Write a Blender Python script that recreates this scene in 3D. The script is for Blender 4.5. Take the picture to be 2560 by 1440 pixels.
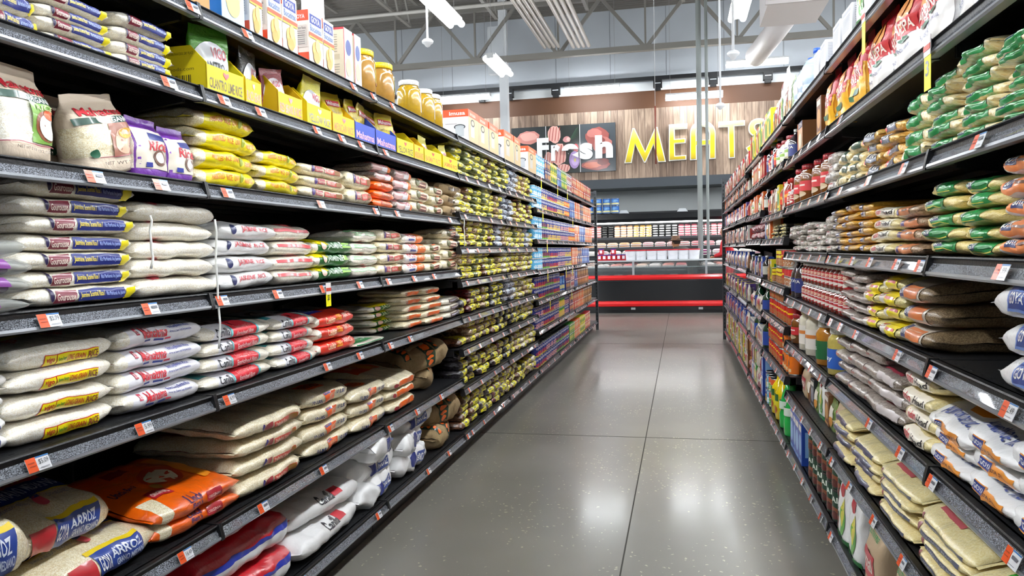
import bpy, bmesh, math, random
from math import sin, cos, pi, radians, sqrt
from mathutils import Vector, Matrix, noise
random.seed(7)
SC = bpy.context.scene
COL = SC.collection
for o in list(bpy.data.objects): bpy.data.objects.remove(o)

# ---------------------------------------------------------------- camera, view, world
EYE = Vector((0, 0, 1.22)); YAW, PITCH, ROLL, FPX = .2198, -.0471, .0234, 1903.5
cF = Vector((-sin(YAW) * cos(PITCH), cos(YAW) * cos(PITCH), sin(PITCH)))
_r = Vector((cos(YAW), sin(YAW), 0)); _u = _r.cross(cF)
cR = _r * cos(ROLL) - _u * sin(ROLL); cU = _u * cos(ROLL) + _r * sin(ROLL)
cam = bpy.data.cameras.new('camera'); camo = bpy.data.objects.new('camera', cam); COL.objects.link(camo)
cam.sensor_width = 36; cam.lens = FPX * 36 / 2560; cam.clip_start = .05; cam.clip_end = 100
camo.matrix_world = Matrix(((cR.x, cU.x, -cF.x, EYE.x), (cR.y, cU.y, -cF.y, EYE.y), (cR.z, cU.z, -cF.z, EYE.z), (0, 0, 0, 1)))
SC.camera = camo
SC.view_settings.view_transform = 'Standard'; SC.view_settings.look = 'None'
SC.view_settings.gamma = 1; SC.view_settings.use_curve_mapping = False
SC.view_settings.exposure = 1.32
W = bpy.data.worlds.new('world'); SC.world = W; W.use_nodes = True
W.node_tree.nodes['Background'].inputs[0].default_value = (.75, .8, .9, 1)
W.node_tree.nodes['Background'].inputs[1].default_value = .35
TUBE_POWER = 21.0
XL, XR = -1.2735, .5463          # shelf front planes, left and right of the aisle

def ray(px, py): return cF + cR * ((px - 1280) / FPX) - cU * ((py - 720) / FPX)
def on_x(px, py, X):
    d = ray(px, py); t = X / d.x; return t * d.y, EYE.z + t * d.z
def on_y(px, py, Y):
    d = ray(px, py); t = Y / d.y; return t * d.x, EYE.z + t * d.z
def on_z(px, py, Z):
    d = ray(px, py); t = (Z - EYE.z) / d.z; return t * d.x, t * d.y
def depth(px, z, X):           # distance along the aisle of photo column px on the shelf front at height z
    n = cR * FPX - cF * (px - 1280); return -(n.x * X + n.z * (z - EYE.z)) / n.y
def front(side): return XL if side == 'L' else XR

# ---------------------------------------------------------------- objects
def tag(o, label, cat, group=None):
    o['label'] = label; o['category'] = cat
    if group: o['group'] = group
    return o
def empty(name, loc=(0, 0, 0), rz=0):
    o = bpy.data.objects.new(name, None); COL.objects.link(o); o.location = loc; o.rotation_euler = (0, 0, rz)
    o.empty_display_size = .1; return o
def obj(name, me, parent=None, loc=None, rot=None):
    o = bpy.data.objects.new(name, me); COL.objects.link(o)
    if parent: o.parent = parent
    if loc is not None: o.location = loc
    if rot is not None: o.rotation_euler = rot
    return o
def struct(name, me, **k):
    o = obj(name, me, **k); o['kind'] = 'structure'; return o
def dup(root, loc=None, rot=None, scale=None, label=None, group=None):
    def cp(o, par):
        c = o.copy(); COL.objects.link(c); c.parent = par
        for ch in o.children: cp(ch, c)
        return c
    r = cp(root, None)
    if loc is not None: r.location = loc
    if rot is not None: r.rotation_euler = rot
    if scale is not None: r.scale = scale
    if label: r['label'] = label
    if group: r['group'] = group
    return r

# ---------------------------------------------------------------- materials
MATS = {}
def lin(h):
    h = h.lstrip('#'); v = [int(h[i:i + 2], 16) / 255 for i in (0, 2, 4)]
    return tuple((c / 12.92 if c <= .04045 else ((c + .055) / 1.055) ** 2.4) for c in v) + (1,)
def nodes(m):
    m.use_nodes = True; nt = m.node_tree; return nt, nt.nodes, nt.links, nt.nodes['Principled BSDF']
def mat(color, rough=.45, metal=0, coat=0, bump=0, bscale=30, spec=.5, emit=0, alpha=1, trans=0, var=0, vscale=40, aniso=None, ior=None):
    key = (color, rough, metal, coat, bump, bscale, spec, emit, alpha, trans, var, vscale)
    if key in MATS: return MATS[key]
    m = bpy.data.materials.new('paint_' + color.lstrip('#')); nt, N, Lk, b = nodes(m)
    b.inputs['Base Color'].default_value = lin(color); b.inputs['Roughness'].default_value = rough
    b.inputs['Metallic'].default_value = metal; b.inputs['Specular IOR Level'].default_value = spec
    if coat: b.inputs['Coat Weight'].default_value = coat; b.inputs['Coat Roughness'].default_value = .12
    if alpha < 1: b.inputs['Alpha'].default_value = alpha
    if trans: b.inputs['Transmission Weight'].default_value = trans
    if emit: b.inputs['Emission Color'].default_value = lin(color); b.inputs['Emission Strength'].default_value = emit
    if bump or var:
        tc = N.new('ShaderNodeTexCoord'); nz = N.new('ShaderNodeTexNoise'); Lk.new(tc.outputs['Object'], nz.inputs['Vector'])
        nz.inputs['Scale'].default_value = bscale; nz.inputs['Detail'].default_value = 3
        if bump:
            bp = N.new('ShaderNodeBump'); bp.inputs['Strength'].default_value = bump; bp.inputs['Distance'].default_value = .01
            Lk.new(nz.outputs['Fac'], bp.inputs['Height']); Lk.new(bp.outputs['Normal'], b.inputs['Normal'])
            if coat: Lk.new(bp.outputs['Normal'], b.inputs['Coat Normal'])
        if var:
            n2 = N.new('ShaderNodeTexNoise'); n2.inputs['Scale'].default_value = vscale; Lk.new(tc.outputs['Object'], n2.inputs['Vector'])
            mx = N.new('ShaderNodeHueSaturation'); mx.inputs['Color'].default_value = lin(color)
            mr = N.new('ShaderNodeMapRange'); mr.inputs['To Min'].default_value = 1 - var; mr.inputs['To Max'].default_value = 1 + var
            Lk.new(n2.outputs['Fac'], mr.inputs['Value']); Lk.new(mr.outputs[0], mx.inputs['Value']); Lk.new(mx.outputs[0], b.inputs['Base Color'])
    MATS[key] = m; return m
def film(name, cols, cell=160, rough=.28, wr=.55, coat=.9, wscale=9):
    """packing film over contents: cols = colours of the grains seen through it (one colour = printed film)"""
    key = ('film', name)
    if key in MATS: return MATS[key]
    m = bpy.data.materials.new(name); nt, N, Lk, b = nodes(m)
    tc = N.new('ShaderNodeTexCoord'); b.inputs['Roughness'].default_value = rough
    b.inputs['Coat Weight'].default_value = coat; b.inputs['Coat Roughness'].default_value = .1
    if len(cols) > 1:
        vo = N.new('ShaderNodeTexVoronoi'); vo.inputs['Scale'].default_value = cell; Lk.new(tc.outputs['Object'], vo.inputs['Vector'])
        rp = N.new('ShaderNodeValToRGB'); rp.color_ramp.interpolation = 'CONSTANT'
        while len(rp.color_ramp.elements) < len(cols): rp.color_ramp.elements.new(.5)
        for i, c in enumerate(cols): rp.color_ramp.elements[i].position = i / len(cols); rp.color_ramp.elements[i].color = lin(c)
        sp = N.new('ShaderNodeSeparateColor'); Lk.new(vo.outputs['Color'], sp.inputs[0]); Lk.new(sp.outputs[0], rp.inputs[0])
        Lk.new(rp.outputs[0], b.inputs['Base Color'])
    else: b.inputs['Base Color'].default_value = lin(cols[0])
    nz = N.new('ShaderNodeTexNoise'); nz.inputs['Scale'].default_value = wscale; nz.inputs['Detail'].default_value = 6
    nz.inputs['Roughness'].default_value = .62; nz.inputs['Distortion'].default_value = 1.6; Lk.new(tc.outputs['Object'], nz.inputs['Vector'])
    bp = N.new('ShaderNodeBump'); bp.inputs['Strength'].default_value = wr; bp.inputs['Distance'].default_value = .02
    Lk.new(nz.outputs['Fac'], bp.inputs['Height'])
    Lk.new(bp.outputs['Normal'], b.inputs['Coat Normal'])
    b2 = N.new('ShaderNodeBump'); b2.inputs['Strength'].default_value = wr * .5; b2.inputs['Distance'].default_value = .012
    Lk.new(nz.outputs['Fac'], b2.inputs['Height']); Lk.new(b2.outputs['Normal'], b.inputs['Normal'])
    MATS[key] = m; return m
INK = lambda c: mat(c, .42, coat=.5)
RICE = film('rice_in_film', ['#f6f1e4', '#efe8d6', '#faf7ee', '#e6dcc6'], 400)
TAN = film('long_rice_in_film', ['#f0e6c8', '#e6d8b2', '#f6efd9', '#dccba2'], 380)
WHITEF = film('white_film', ['#eeeeee'], rough=.35, coat=.5)
YELF = film('yellow_film', ['#f3e312']); PURF = film('purple_film', ['#7d3fb0']); DPURF = film('dark_purple_film', ['#43104f'])
ORGF = film('orange_film', ['#f2660a']); REDF = film('red_film', ['#c91427']); CRED = film('coral_red_film', ['#e63a26'])
GRNF = film('green_film', ['#1a6b26']); LGRN = film('light_green_film', ['#9fcf6a'])
CORN = film('corn_meal_film', ['#e9d58a', '#f0dd9a', '#e2cc7c'], 300); DCORN = film('deep_yellow_meal', ['#dba63a', '#e5b54e', '#cf9a30'], 260)
PASTA = film('pasta_in_film', ['#f5e6b4', '#faefcf', '#ecd69a'], 130); BROWNS = film('brown_seed_film', ['#8a7355', '#6f5a40', '#9c8766'], 420)
GREYS = film('grey_seed_film', ['#9c8f86', '#b0a59c', '#857870'], 260, coat=1)
FLOUR = film('flour_film', ['#efdfa6', '#f3e6b6', '#e9d797'], 300)
ORGANIC = film('organic_paper_film', ['#e2d0ba'], rough=.5, coat=.25)
CLEAR = mat('#e8ece8', .15, coat=.6, alpha=.35)
BURLAP = None
def burlap():
    m = bpy.data.materials.new('burlap'); nt, N, Lk, b = nodes(m); tc = N.new('ShaderNodeTexCoord')
    w1 = N.new('ShaderNodeTexNoise'); w1.inputs['Scale'].default_value = 260
    w2 = N.new('ShaderNodeTexNoise'); w2.inputs['Scale'].default_value = 60; w2.inputs['Detail'].default_value = 4
    ad = N.new('ShaderNodeMath'); ad.operation = 'ADD'
    for w in (w1, w2): Lk.new(tc.outputs['Object'], w.inputs['Vector'])
    Lk.new(w1.outputs['Fac'], ad.inputs[0]); Lk.new(w2.outputs['Fac'], ad.inputs[1])
    rp = N.new('ShaderNodeValToRGB'); rp.color_ramp.elements[0].color = lin('#6d5638'); rp.color_ramp.elements[1].color = lin('#bfa67c')
    dv = N.new('ShaderNodeMath'); dv.operation = 'MULTIPLY'; dv.inputs[1].default_value = .5; Lk.new(ad.outputs[0], dv.inputs[0])
    Lk.new(dv.outputs[0], rp.inputs[0]); Lk.new(rp.outputs[0], b.inputs['Base Color']); b.inputs['Roughness'].default_value = .9
    bp = N.new('ShaderNodeBump'); bp.inputs['Strength'].default_value = .5; bp.inputs['Distance'].default_value = .002
    Lk.new(ad.outputs[0], bp.inputs['Height']); Lk.new(bp.outputs['Normal'], b.inputs['Normal']); return m
BURLAP = burlap()

# ---------------------------------------------------------------- mesh building
class MB:
    def __init__(s): s.v = []; s.f = []; s.m = []; s.mats = []; s.sm = []
    def mi(s, m):
        if m not in s.mats: s.mats.append(m)
        return s.mats.index(m)
    def add(s, vs, fs, m, smooth=False):
        k = len(s.v); s.v += [tuple(v) for v in vs]; i = s.mi(m)
        for f in fs: s.f.append([k + q for q in f]); s.m.append(i); s.sm.append(smooth)
        return s
    def box(s, a, b, m, rot=None):
        x0, y0, z0 = a; x1, y1, z1 = b
        vs = [(x0, y0, z0), (x1, y0, z0), (x1, y1, z0), (x0, y1, z0), (x0, y0, z1), (x1, y0, z1), (x1, y1, z1), (x0, y1, z1)]
        return s.add(vs, [(0, 3, 2, 1), (4, 5, 6, 7), (0, 1, 5, 4), (1, 2, 6, 5), (2, 3, 7, 6), (3, 0, 4, 7)], m)
    def bar(s, p, q, w, m, h=None):        # square bar between two points
        p = Vector(p); q = Vector(q); d = (q - p).normalized(); a = Vector((0, 0, 1)) if abs(d.z) < .9 else Vector((1, 0, 0))
        e = d.cross(a).normalized(); g = e.cross(d).normalized(); h = h or w; vs = []
        for c in (p, q):
            for i, j in ((-1, -1), (1, -1), (1, 1), (-1, 1)): vs.append(c + e * (i * w / 2) + g * (j * h / 2))
        return s.add(vs, [(0, 1, 2, 3), (7, 6, 5, 4), (0, 4, 5, 1), (1, 5, 6, 2), (2, 6, 7, 3), (3, 7, 4, 0)], m)
    def tube(s, pts, r, m, n=8, caps=True):
        pts = [Vector(p) for p in pts]; rings = []; vs = []; fs = []
        for i, p in enumerate(pts):
            d = (pts[min(i + 1, len(pts) - 1)] - pts[max(i - 1, 0)]).normalized()
            a = Vector((0, 0, 1)) if abs(d.z) < .9 else Vector((1, 0, 0)); e = d.cross(a).normalized(); g = e.cross(d)
            rr = r[i] if isinstance(r, (list, tuple)) else r
            for k in range(n): t = 2 * pi * k / n; vs.append(p + e * (cos(t) * rr) + g * (sin(t) * rr))
        for i in range(len(pts) - 1):
            for k in range(n): a0 = i * n + k; b0 = i * n + (k + 1) % n; fs.append((a0, b0, b0 + n, a0 + n))
        if caps: fs += [tuple(range(n)), tuple(reversed(range(len(vs) - n, len(vs))))]
        return s.add(vs, fs, m, True)
    def lathe(s, prof, m, n=24, c=(0, 0, 0), sx=1, sy=1, square=0):
        vs = []; fs = []
        for r, z in prof:
            for k in range(n):
                t = 2 * pi * k / n; ca, sa = cos(t), sin(t)
                q = 1 if not square else 1 / (abs(ca) ** square + abs(sa) ** square) ** (1 / square)
                vs.append((c[0] + ca * r * sx * q, c[1] + sa * r * sy * q, c[2] + z))
        for i in range(len(prof) - 1):
            for k in range(n): a0 = i * n + k; b0 = i * n + (k + 1) % n; fs.append((a0, b0, b0 + n, a0 + n))
        if prof[0][0] > 1e-4: fs.append(tuple(reversed(range(n))))
        if prof[-1][0] > 1e-4: fs.append(tuple(range(len(vs) - n, len(vs))))
        return s.add(vs, fs, m, True)
    def extr(s, poly, a, b, m, axis='x'):  # polygon (p,q) extruded along an axis
        n = len(poly)
        mk = {'x': lambda t, p, q: (t, p, q), 'y': lambda t, p, q: (p, t, q), 'z': lambda t, p, q: (p, q, t)}[axis]
        vs = [mk(a, *p) for p in poly] + [mk(b, *p) for p in poly]
        fs = [tuple(range(n)), tuple(reversed(range(n, 2 * n)))] + [(i, i + n, (i + 1) % n + n, (i + 1) % n) for i in range(n)]
        return s.add(vs, fs, m)
    def mesh(s, name, fix=True):
        me = bpy.data.meshes.new(name); me.from_pydata(s.v, [], s.f)
        for m in s.mats: me.materials.append(m)
        me.polygons.foreach_set('material_index', s.m); me.polygons.foreach_set('use_smooth', s.sm)
        if fix:
            bm = bmesh.new(); bm.from_mesh(me); bmesh.ops.recalc_face_normals(bm, faces=bm.faces); bm.to_mesh(me); bm.free()
        me.update(); return me
_tc = bpy.data.curves.new('lettering', 'FONT'); _to = bpy.data.objects.new('lettering', _tc)
TXT = {}
def text2d(s, bold=.02, res=2):
    k = (s, bold, res)
    if k not in TXT:
        _tc.body = s; _tc.resolution_u = res; _tc.offset = bold
        me = bpy.data.meshes.new_from_object(_to); vs = [(v.co.x, v.co.y) for v in me.vertices]; fs = [tuple(p.vertices) for p in me.polygons]
        bpy.data.meshes.remove(me)
        x0 = min(v[0] for v in vs); x1 = max(v[0] for v in vs); y0 = min(v[1] for v in vs); y1 = max(v[1] for v in vs)
        TXT[k] = ([((x - x0) / (x1 - x0), (y - y0) / (y1 - y0)) for x, y in vs], fs)
    return TXT[k]
def design(mb, S, ops, w, h, off=.0012, step=.012, cut=True):
    """print on a surface S(s,t,off)->point; ops in fractions of w,h about the centre"""
    for i, op in enumerate(ops):
        o = off + .0004 * i; k = op[0]; a0, b0, a1, b1 = op[1:5] if k != 'T' else op[2:6]; m = INK(op[5] if k != 'T' else op[6])
        if k == 'R':
            sk = op[6] if len(op) > 6 else 0
            nx = max(1, int(abs(a1 - a0) * w / step)); ny = max(1, int(abs(b1 - b0) * h / step)); vs = []
            for j in range(ny + 1):
                for q in range(nx + 1):
                    vs.append(S((a0 + (a1 - a0) * q / nx + sk * (j / ny - .5)) * w, (b0 + (b1 - b0) * j / ny) * h, o))
            mb.add(vs, [(j * (nx + 1) + q, j * (nx + 1) + q + 1, (j + 1) * (nx + 1) + q + 1, (j + 1) * (nx + 1) + q) for j in range(ny) for q in range(nx)], m, True)
        elif k == 'E':
            vs = [S((a0 + a1) / 2 * w, (b0 + b1) / 2 * h, o)]; n = 20
            for r in (.5, 1):
                for q in range(n):
                    t = 2 * pi * q / n; vs.append(S(((a0 + a1) / 2 + cos(t) * r * (a1 - a0) / 2) * w, ((b0 + b1) / 2 + sin(t) * r * (b1 - b0) / 2) * h, o))
            fs = [(0, 1 + q, 1 + (q + 1) % n) for q in range(n)] + [(1 + q, 1 + n + q, 1 + n + (q + 1) % n, 1 + (q + 1) % n) for q in range(n)]
            mb.add(vs, fs, m, True)
        elif k == 'P':     # polygon: op[6] list of points in the box
            pts = op[6]; vs = [S((a0 + (a1 - a0) * x) * w, (b0 + (b1 - b0) * y) * h, o) for x, y in pts]
            mb.add(vs, [tuple(range(len(vs)))], m, True)
        elif k == 'T':
            bold = min(.022, op[7]) if len(op) > 7 else .03; vs2, fs = text2d(op[1], bold)
            W_, H_ = (a1 - a0) * w, (b1 - b0) * h
            if cut and abs(H_) > .012:
                bm = bmesh.new(); bv = [bm.verts.new((x, y, 0)) for x, y in vs2]
                for f in fs:
                    try: bm.faces.new([bv[q] for q in f])
                    except ValueError: pass
                for q in range(1, max(2, int(abs(H_) / .01))):
                    bmesh.ops.bisect_plane(bm, geom=bm.verts[:] + bm.edges[:] + bm.faces[:], plane_co=(0, q / max(2, int(abs(H_) / .01)), 0), plane_no=(0, 1, 0))
                bm.verts.index_update(); vs2 = [(v.co.x, v.co.y) for v in bm.verts]; fs = [tuple(v.index for v in f.verts) for f in bm.faces]; bm.free()
            mb.add([S((a0 + (a1 - a0) * x) * w, (b0 + (b1 - b0) * y) * h, o) for x, y in vs2], fs, m)
# ---------------------------------------------------------------- bag surface
def bagfns(L, Wd, H, seed, n=3.3, pz=9, pinch=.10, lump=.09, taper=.55):
    sv = Vector((seed * 7.3, seed * 3.1, seed * 1.7))
    def hz(u): return max(.02 * H, H / 2 * max(0, 1 - abs(u) ** pz) ** taper)
    def wy(u): return Wd / 2 * (1 - pinch * abs(u) ** 4)
    def disp(p):
        q = p * 14 + sv; q2 = p * 34 + sv
        v = noise.noise_vector(q) * (lump * H) + noise.noise_vector(q2) * (lump * .35 * H)
        v.x *= 1.5; return p + v
    def body(u, th, off=0):
        c, s = cos(th), sin(th)
        y = wy(u) * math.copysign(abs(c) ** (2 / n), c); z = hz(u) * math.copysign(abs(s) ** (2 / n), s)
        p = disp(Vector((u * L / 2, y, z + H / 2)))
        return p
    def fr(s, t, off=0):
        u = max(-1, min(1, 2 * s / L)); h = hz(u); r = min(.97, abs(t) / h); t = math.copysign(r * h, t)
        y = -wy(u) * (1 - r ** n) ** (1 / n)
        ny = r ** (n - 1) / h; nn = Vector((0, -(1 - r ** n) ** ((n - 1) / n) / wy(u), math.copysign(ny, t)))
        nn.normalize(); return disp(Vector((u * L / 2, y, t + H / 2))) + nn * off
    def top(s, r_, off=0):
        u = max(-1, min(1, 2 * s / L)); r = min(.97, abs(r_) / wy(u)); z = hz(u) * (1 - r ** n) ** (1 / n)
        return disp(Vector((u * L / 2, math.copysign(r * wy(u), r_), z + H / 2))) + Vector((0, 0, off))
    return body, fr, top
def bag_mesh(name, L, Wd, H, base, zones=(), seed=0, fin=.014, fmat=None, nu=34, nt=44, **k):
    body, fr, top = bagfns(L, Wd, H, seed, **k); mb = MB(); us = [-1 + 2 * i / nu for i in range(nu + 1)]
    us = [math.copysign(1 - (1 - abs(u)) ** 1.35, u) for u in us]; rows = []
    vs = []; dn = []                                 # even steps around the section
    for q in range(721):
        a = 2 * pi * q / 720; c, s = cos(a), sin(a); nn_ = 2 / k.get('n', 3.3); dn.append((a, Wd / 2 * math.copysign(abs(c) ** nn_, c), H / 2 * math.copysign(abs(s) ** nn_, s) * 1.6))
    acc = [0]
    for q in range(720): acc.append(acc[-1] + math.hypot(dn[q + 1][1] - dn[q][1], dn[q + 1][2] - dn[q][2]))
    ths = []; q = 0
    for j in range(nt):
        t_ = acc[-1] * (j + .5) / nt
        while acc[q + 1] < t_: q += 1
        ths.append(dn[q][0])
    for u in us:
        for a in ths: vs.append(body(u, a))
    fs = {}
    def zm(u, th):
        for z in zones:
            if z[0] <= u <= z[1] and z[2] <= th <= z[3]: return z[4]
        return base
    mb.v = [tuple(v) for v in vs]
    for i in range(nu):
        for j in range(nt):
            um = (us[i] + us[i + 1]) / 2; a0 = ths[j]; a1 = ths[(j + 1) % nt]; th = (a0 + a1) / 2 if a1 > a0 else 0.0  # th: 0 back(+y), pi/2 top, pi front, 3pi/2 bottom
            mb.f.append([i * nt + j, i * nt + (j + 1) % nt, (i + 1) * nt + (j + 1) % nt, (i + 1) * nt + j])
            mb.m.append(mb.mi(zm(um, math.degrees(th)))); mb.sm.append(True)
    if fin:
        for sg, i in ((-1, 0), (1, nu)):
            ring = vs[i * nt:(i + 1) * nt]; ys = sorted(ring, key=lambda p: p.y); k0 = []
            m_ = 8; a = ys[0]; b = ys[-1]; fv = []
            for q in range(m_ + 1):
                p = a.lerp(b, q / m_); wv = sin(q * 2.3 + seed) * .004
                fv += [p, p + Vector((sg * fin * (.8 + .4 * random.random()), 0, wv))]
            mb.add(fv, [(2 * q, 2 * q + 1, 2 * q + 3, 2 * q + 2) for q in range(m_)], fmat or base, True)
    return mb.mesh(name), fr, top
# ---------------------------------------------------------------- products: bags lying on the shelf
PR = {}
def spawn(spec, loc, rz, scale=(1, 1, 1), rx=0, ry=0, label=None, group=None, look=None):
    o = obj(spec['name'], spec['mesh'], None, loc); o.rotation_euler = (rx, ry, rz); o.scale = scale
    def sub(par, ps):
        for p in ps:
            c = obj(p[0], p[1], par)
            if len(p) > 2: sub(c, p[2])
    sub(o, spec['parts']); tag(o, label or spec['look'], spec['cat'], group); return o
def bag(key, name, look, cat, L, Wd, H, base, fr=(), top=(), zones=(), nv=3, cw=None, kinds=None, **k):
    vs = []
    fr = [((o[0],) + (o[1], o[2] + .06 if 0 else (o[2] + .14) * 1.32 - .04, o[3], (o[4] + .14) * 1.32 - .04) + tuple(o[5:])) if o[0] != 'T' else (o[0], o[1], o[2], (o[3] + .14) * 1.32 - .04, o[4], (o[5] + .14) * 1.32 - .04) + tuple(o[6:]) for o in fr]
    for s in range(nv):
        me, F, Tp = bag_mesh(name, L, Wd, H, base, zones, seed=s * 3 + len(PR) * 11 + 1, **k)
        mb = MB()
        if fr: design(mb, lambda a, b, o: F(a, b, o), fr, L, H, off=.0016, step=.009)
        if top: design(mb, lambda a, b, o: Tp(a, b, o), top, L, Wd, off=.003)
        vs.append(dict(name=name, look=look, cat=cat, mesh=me, parts=[('printed_label', mb.mesh('printed_label', False))] if mb.v else []))
    PR[key] = dict(v=vs, L=L, W=Wd, H=H, look=look, name=name, cat=cat)
def R(a, b, c, d, col, sk=0): return ('R', a, b, c, d, col, sk)
ILL = ('mayo', 'MOLE', 'SALSA', 'sazon', 'adobo', 'pasta', 'cafetera', 'grain', 'beans', 'CHILE', 'REFRITOS', 'corn meal', 'CORN', 'TRIGO', 'RICO', 'HARINA', 'ELBOWS', 'ARBORIO', 'BEANS')
def T(s, a, b, c, d, col, bold=.03):       # small print too fine to read is a plain bar
    if s in ILL: return ('R', a, b + (d - b) * .3, c, b + (d - b) * .75, col, 0)
    return ('T', s, a, b, c, d, col, bold)
def E(a, b, c, d, col): return ('E', a, b, c, d, col)
NAVY = '#1b2a7c'; MAR = '#7a1f35'; GOLD = '#e9d35a'; RED = '#d0202b'; ORA = '#f26a1b'; WH = '#f2f2ee'; TEAL = '#1f9aa5'; GRN = '#1d7a36'; YEL = '#f5e400'
bag('jas', 'rice_bag', 'cream jasmine rice bag with navy strip', 'rice bag', .34, .24, .05, RICE,
    [R(-.30, -.32, -.13, .1, MAR, .02), T('Gourousse', -.29, -.25, -.14, .0, '#f0dcd0'), E(-.34, -.25, -.31, .2, '#241a4a'), R(-.11, -.3, .33, .08, NAVY),
     T('Jasmine Scented Rice /', -.10, -.24, .12, .0, GOLD), T('Riz Parfumé Au Jasmin', .135, -.22, .32, -.04, '#9fb3ee'), R(.33, -.34, .43, .02, YEL, .02)],
    [T('Jasmine Rice', -.15, -.3, .1, -.15, '#e06a78')])
bag('pinktop', 'rice_bag', 'cream rice bag with small red marks', 'rice bag', .30, .24, .07, RICE,
    [E(-.32, .15, -.27, .38, '#e05060'), R(-.05, .25, -.03, .36, '#e05060', .03), R(.08, .28, .1, .38, '#e05060', -.03)], [E(-.3, -.45, -.2, -.3, '#d84a58')])
bag('whitejas', 'rice_bag', 'white jasmine rice sack with red lettering', 'rice bag', .26, .22, .07, WHITEF,
    [E(-.34, -.22, -.26, .16, '#27305f'), T('JASMINE  RICE', -.2, -.15, .3, .08, '#cf4a55', .02)], [T('JASMINE RICE', -.3, -.2, .3, .0, '#cf4a55')], lump=.12)
bag('rededge', 'rice_bag', 'cream rice bag with red edging', 'rice bag', .29, .24, .065, RICE,
    [R(-.44, -.08, .44, .06, '#d8434c'), T('RICE', -.15, .16, .08, .3, '#d8434c')], [R(-.45, -.1, .45, -.0, '#df6870', .1), R(-.45, .2, .45, .27, '#df6870', -.1), T('JASMINE', -.2, -.4, .2, -.2, '#c62e38'), E(-.2, .05, .05, .2, '#2f8a45')])
bag('greenjas', 'rice_bag', 'dark green jasmine rice bag with yellow corner', 'rice bag', .30, .22, .06, GRNF,
    [R(-.46, .05, -.2, .3, YEL), T('JASMINE', -.22, -.22, .2, .16, '#cfe6d2'), E(-.34, -.2, -.25, .16, '#e9c9b8'), R(.2, -.1, .42, .12, '#8dc63f')],
    [R(-.42, -.42, -.1, .2, YEL), T('JASMINE', -.05, -.3, .4, .0, '#e8f0d0')], zones=[(-1, -.8, 0, 360, RICE)])
bag('greenstripe', 'rice_bag', 'cream rice bag with pale green band', 'rice bag', .27, .22, .065, RICE,
    [R(-.45, -.06, .45, .12, '#9cc99a'), R(-.1, .16, .0, .28, RED)], [R(-.45, -.35, .45, -.2, '#7fbb80'), R(-.2, .0, .1, .2, '#e09a3c'), R(-.1, -.1, .05, 0, RED)])
bag('horse', 'rice_bag', 'cream rice bag with brown-red side label', 'rice bag', .27, .24, .06, TAN,
    [E(-.30, -.26, -.24, .12, '#4a3478'), R(-.23, -.22, -.08, .08, '#a33a44', .015), T('Gourousse', -.22, -.17, -.09, .0, '#e8c8b8'), R(-.05, -.22, .33, .04, '#c9504a'), T('Parboiled Rice', -.03, -.16, .16, -.02, '#f0d0c0'), R(.2, -.2, .32, .02, '#8a5a1e')],
    [R(-.3, -.1, .25, .3, '#f2c81c'), R(-.3, .0, .0, .3, '#b3282d'), E(-.05, -.05, .2, .2, '#50641f'), T('RICE', -.2, .05, .1, .2, '#5a2a10')])
bag('orangewhite', 'rice_bag', 'rice bag with white and orange band', 'rice bag', .24, .2, .055, RICE,
    [R(-.42, -.36, .02, .3, '#f0ece8'), T('RICE', -.34, -.05, -.02, .22, '#d8404c', .05), R(-.3, -.26, -.05, -.14, '#5560a0'), R(.02, -.36, .42, .3, '#ee7a30'), T('arroz', .08, -.1, .34, .08, '#f6c9a4')],
    [R(-.4, -.3, .1, .3, '#efe9e6'), R(.1, -.3, .44, .3, '#ee7a30'), T('RICE', -.3, -.1, .0, .1, '#d8404c')])
bag('browntag', 'rice_bag', 'cream rice bag with brown and orange label', 'rice bag', .24, .2, .06, TAN,
    [R(-.2, -.3, .25, -.02, '#5e2f24'), T('ARBORIO', -.16, -.24, .2, -.08, '#d9a48a'), R(.0, -.02, .25, .2, '#e8642c'), E(-.3, -.24, -.12, .14, '#54591f')],
    [R(-.3, -.2, .3, .2, '#e88a30'), E(-.2, -.2, .1, .1, '#8a8a26')])
bag('yellow', 'rice_bag', 'bright yellow film rice bag', 'rice bag', .30, .22, .065, YELF,
    [T('PARBOILED  RICE  LONG', -.3, -.16, .12, .02, '#d8741c'), E(.14, -.2, .2, .1, '#98a426'), T('PARBOILED', .24, -.18, .42, .0, '#d8741c')], zones=[(-1, -.78, 0, 360, TAN), (-1, 1, 20, 110, TAN)], lump=.14)
bag('whitered', 'rice_bag', 'clear-and-white striped rice bag', 'rice bag', .26, .2, .05, GREYS,
    [R(-.45, -.3, -.05, .3, '#d8b0ac'), R(-.45, .1, -.05, .2, '#c04048'), R(-.05, -.3, .25, .3, '#ece8ec'), T('RICE', -.02, -.05, .2, .15, '#c03a50'), R(.25, -.3, .44, .3, '#ef7a2e')])
bag('orangesmall', 'rice_bag', 'small orange film rice bag', 'rice bag', .2, .18, .055, ORGF, [R(-.2, -.16, .25, .12, '#b03a1c'), T('ARROZ', -.15, -.1, .2, .06, '#f4b080')])
bag('burlaps', 'burlap_sack', 'small brown burlap rice sack', 'rice sack', .26, .22, .08, BURLAP, [T('BASMATI', -.25, -.2, .2, .05, '#4a3420')], lump=.18, pinch=.3)
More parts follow.
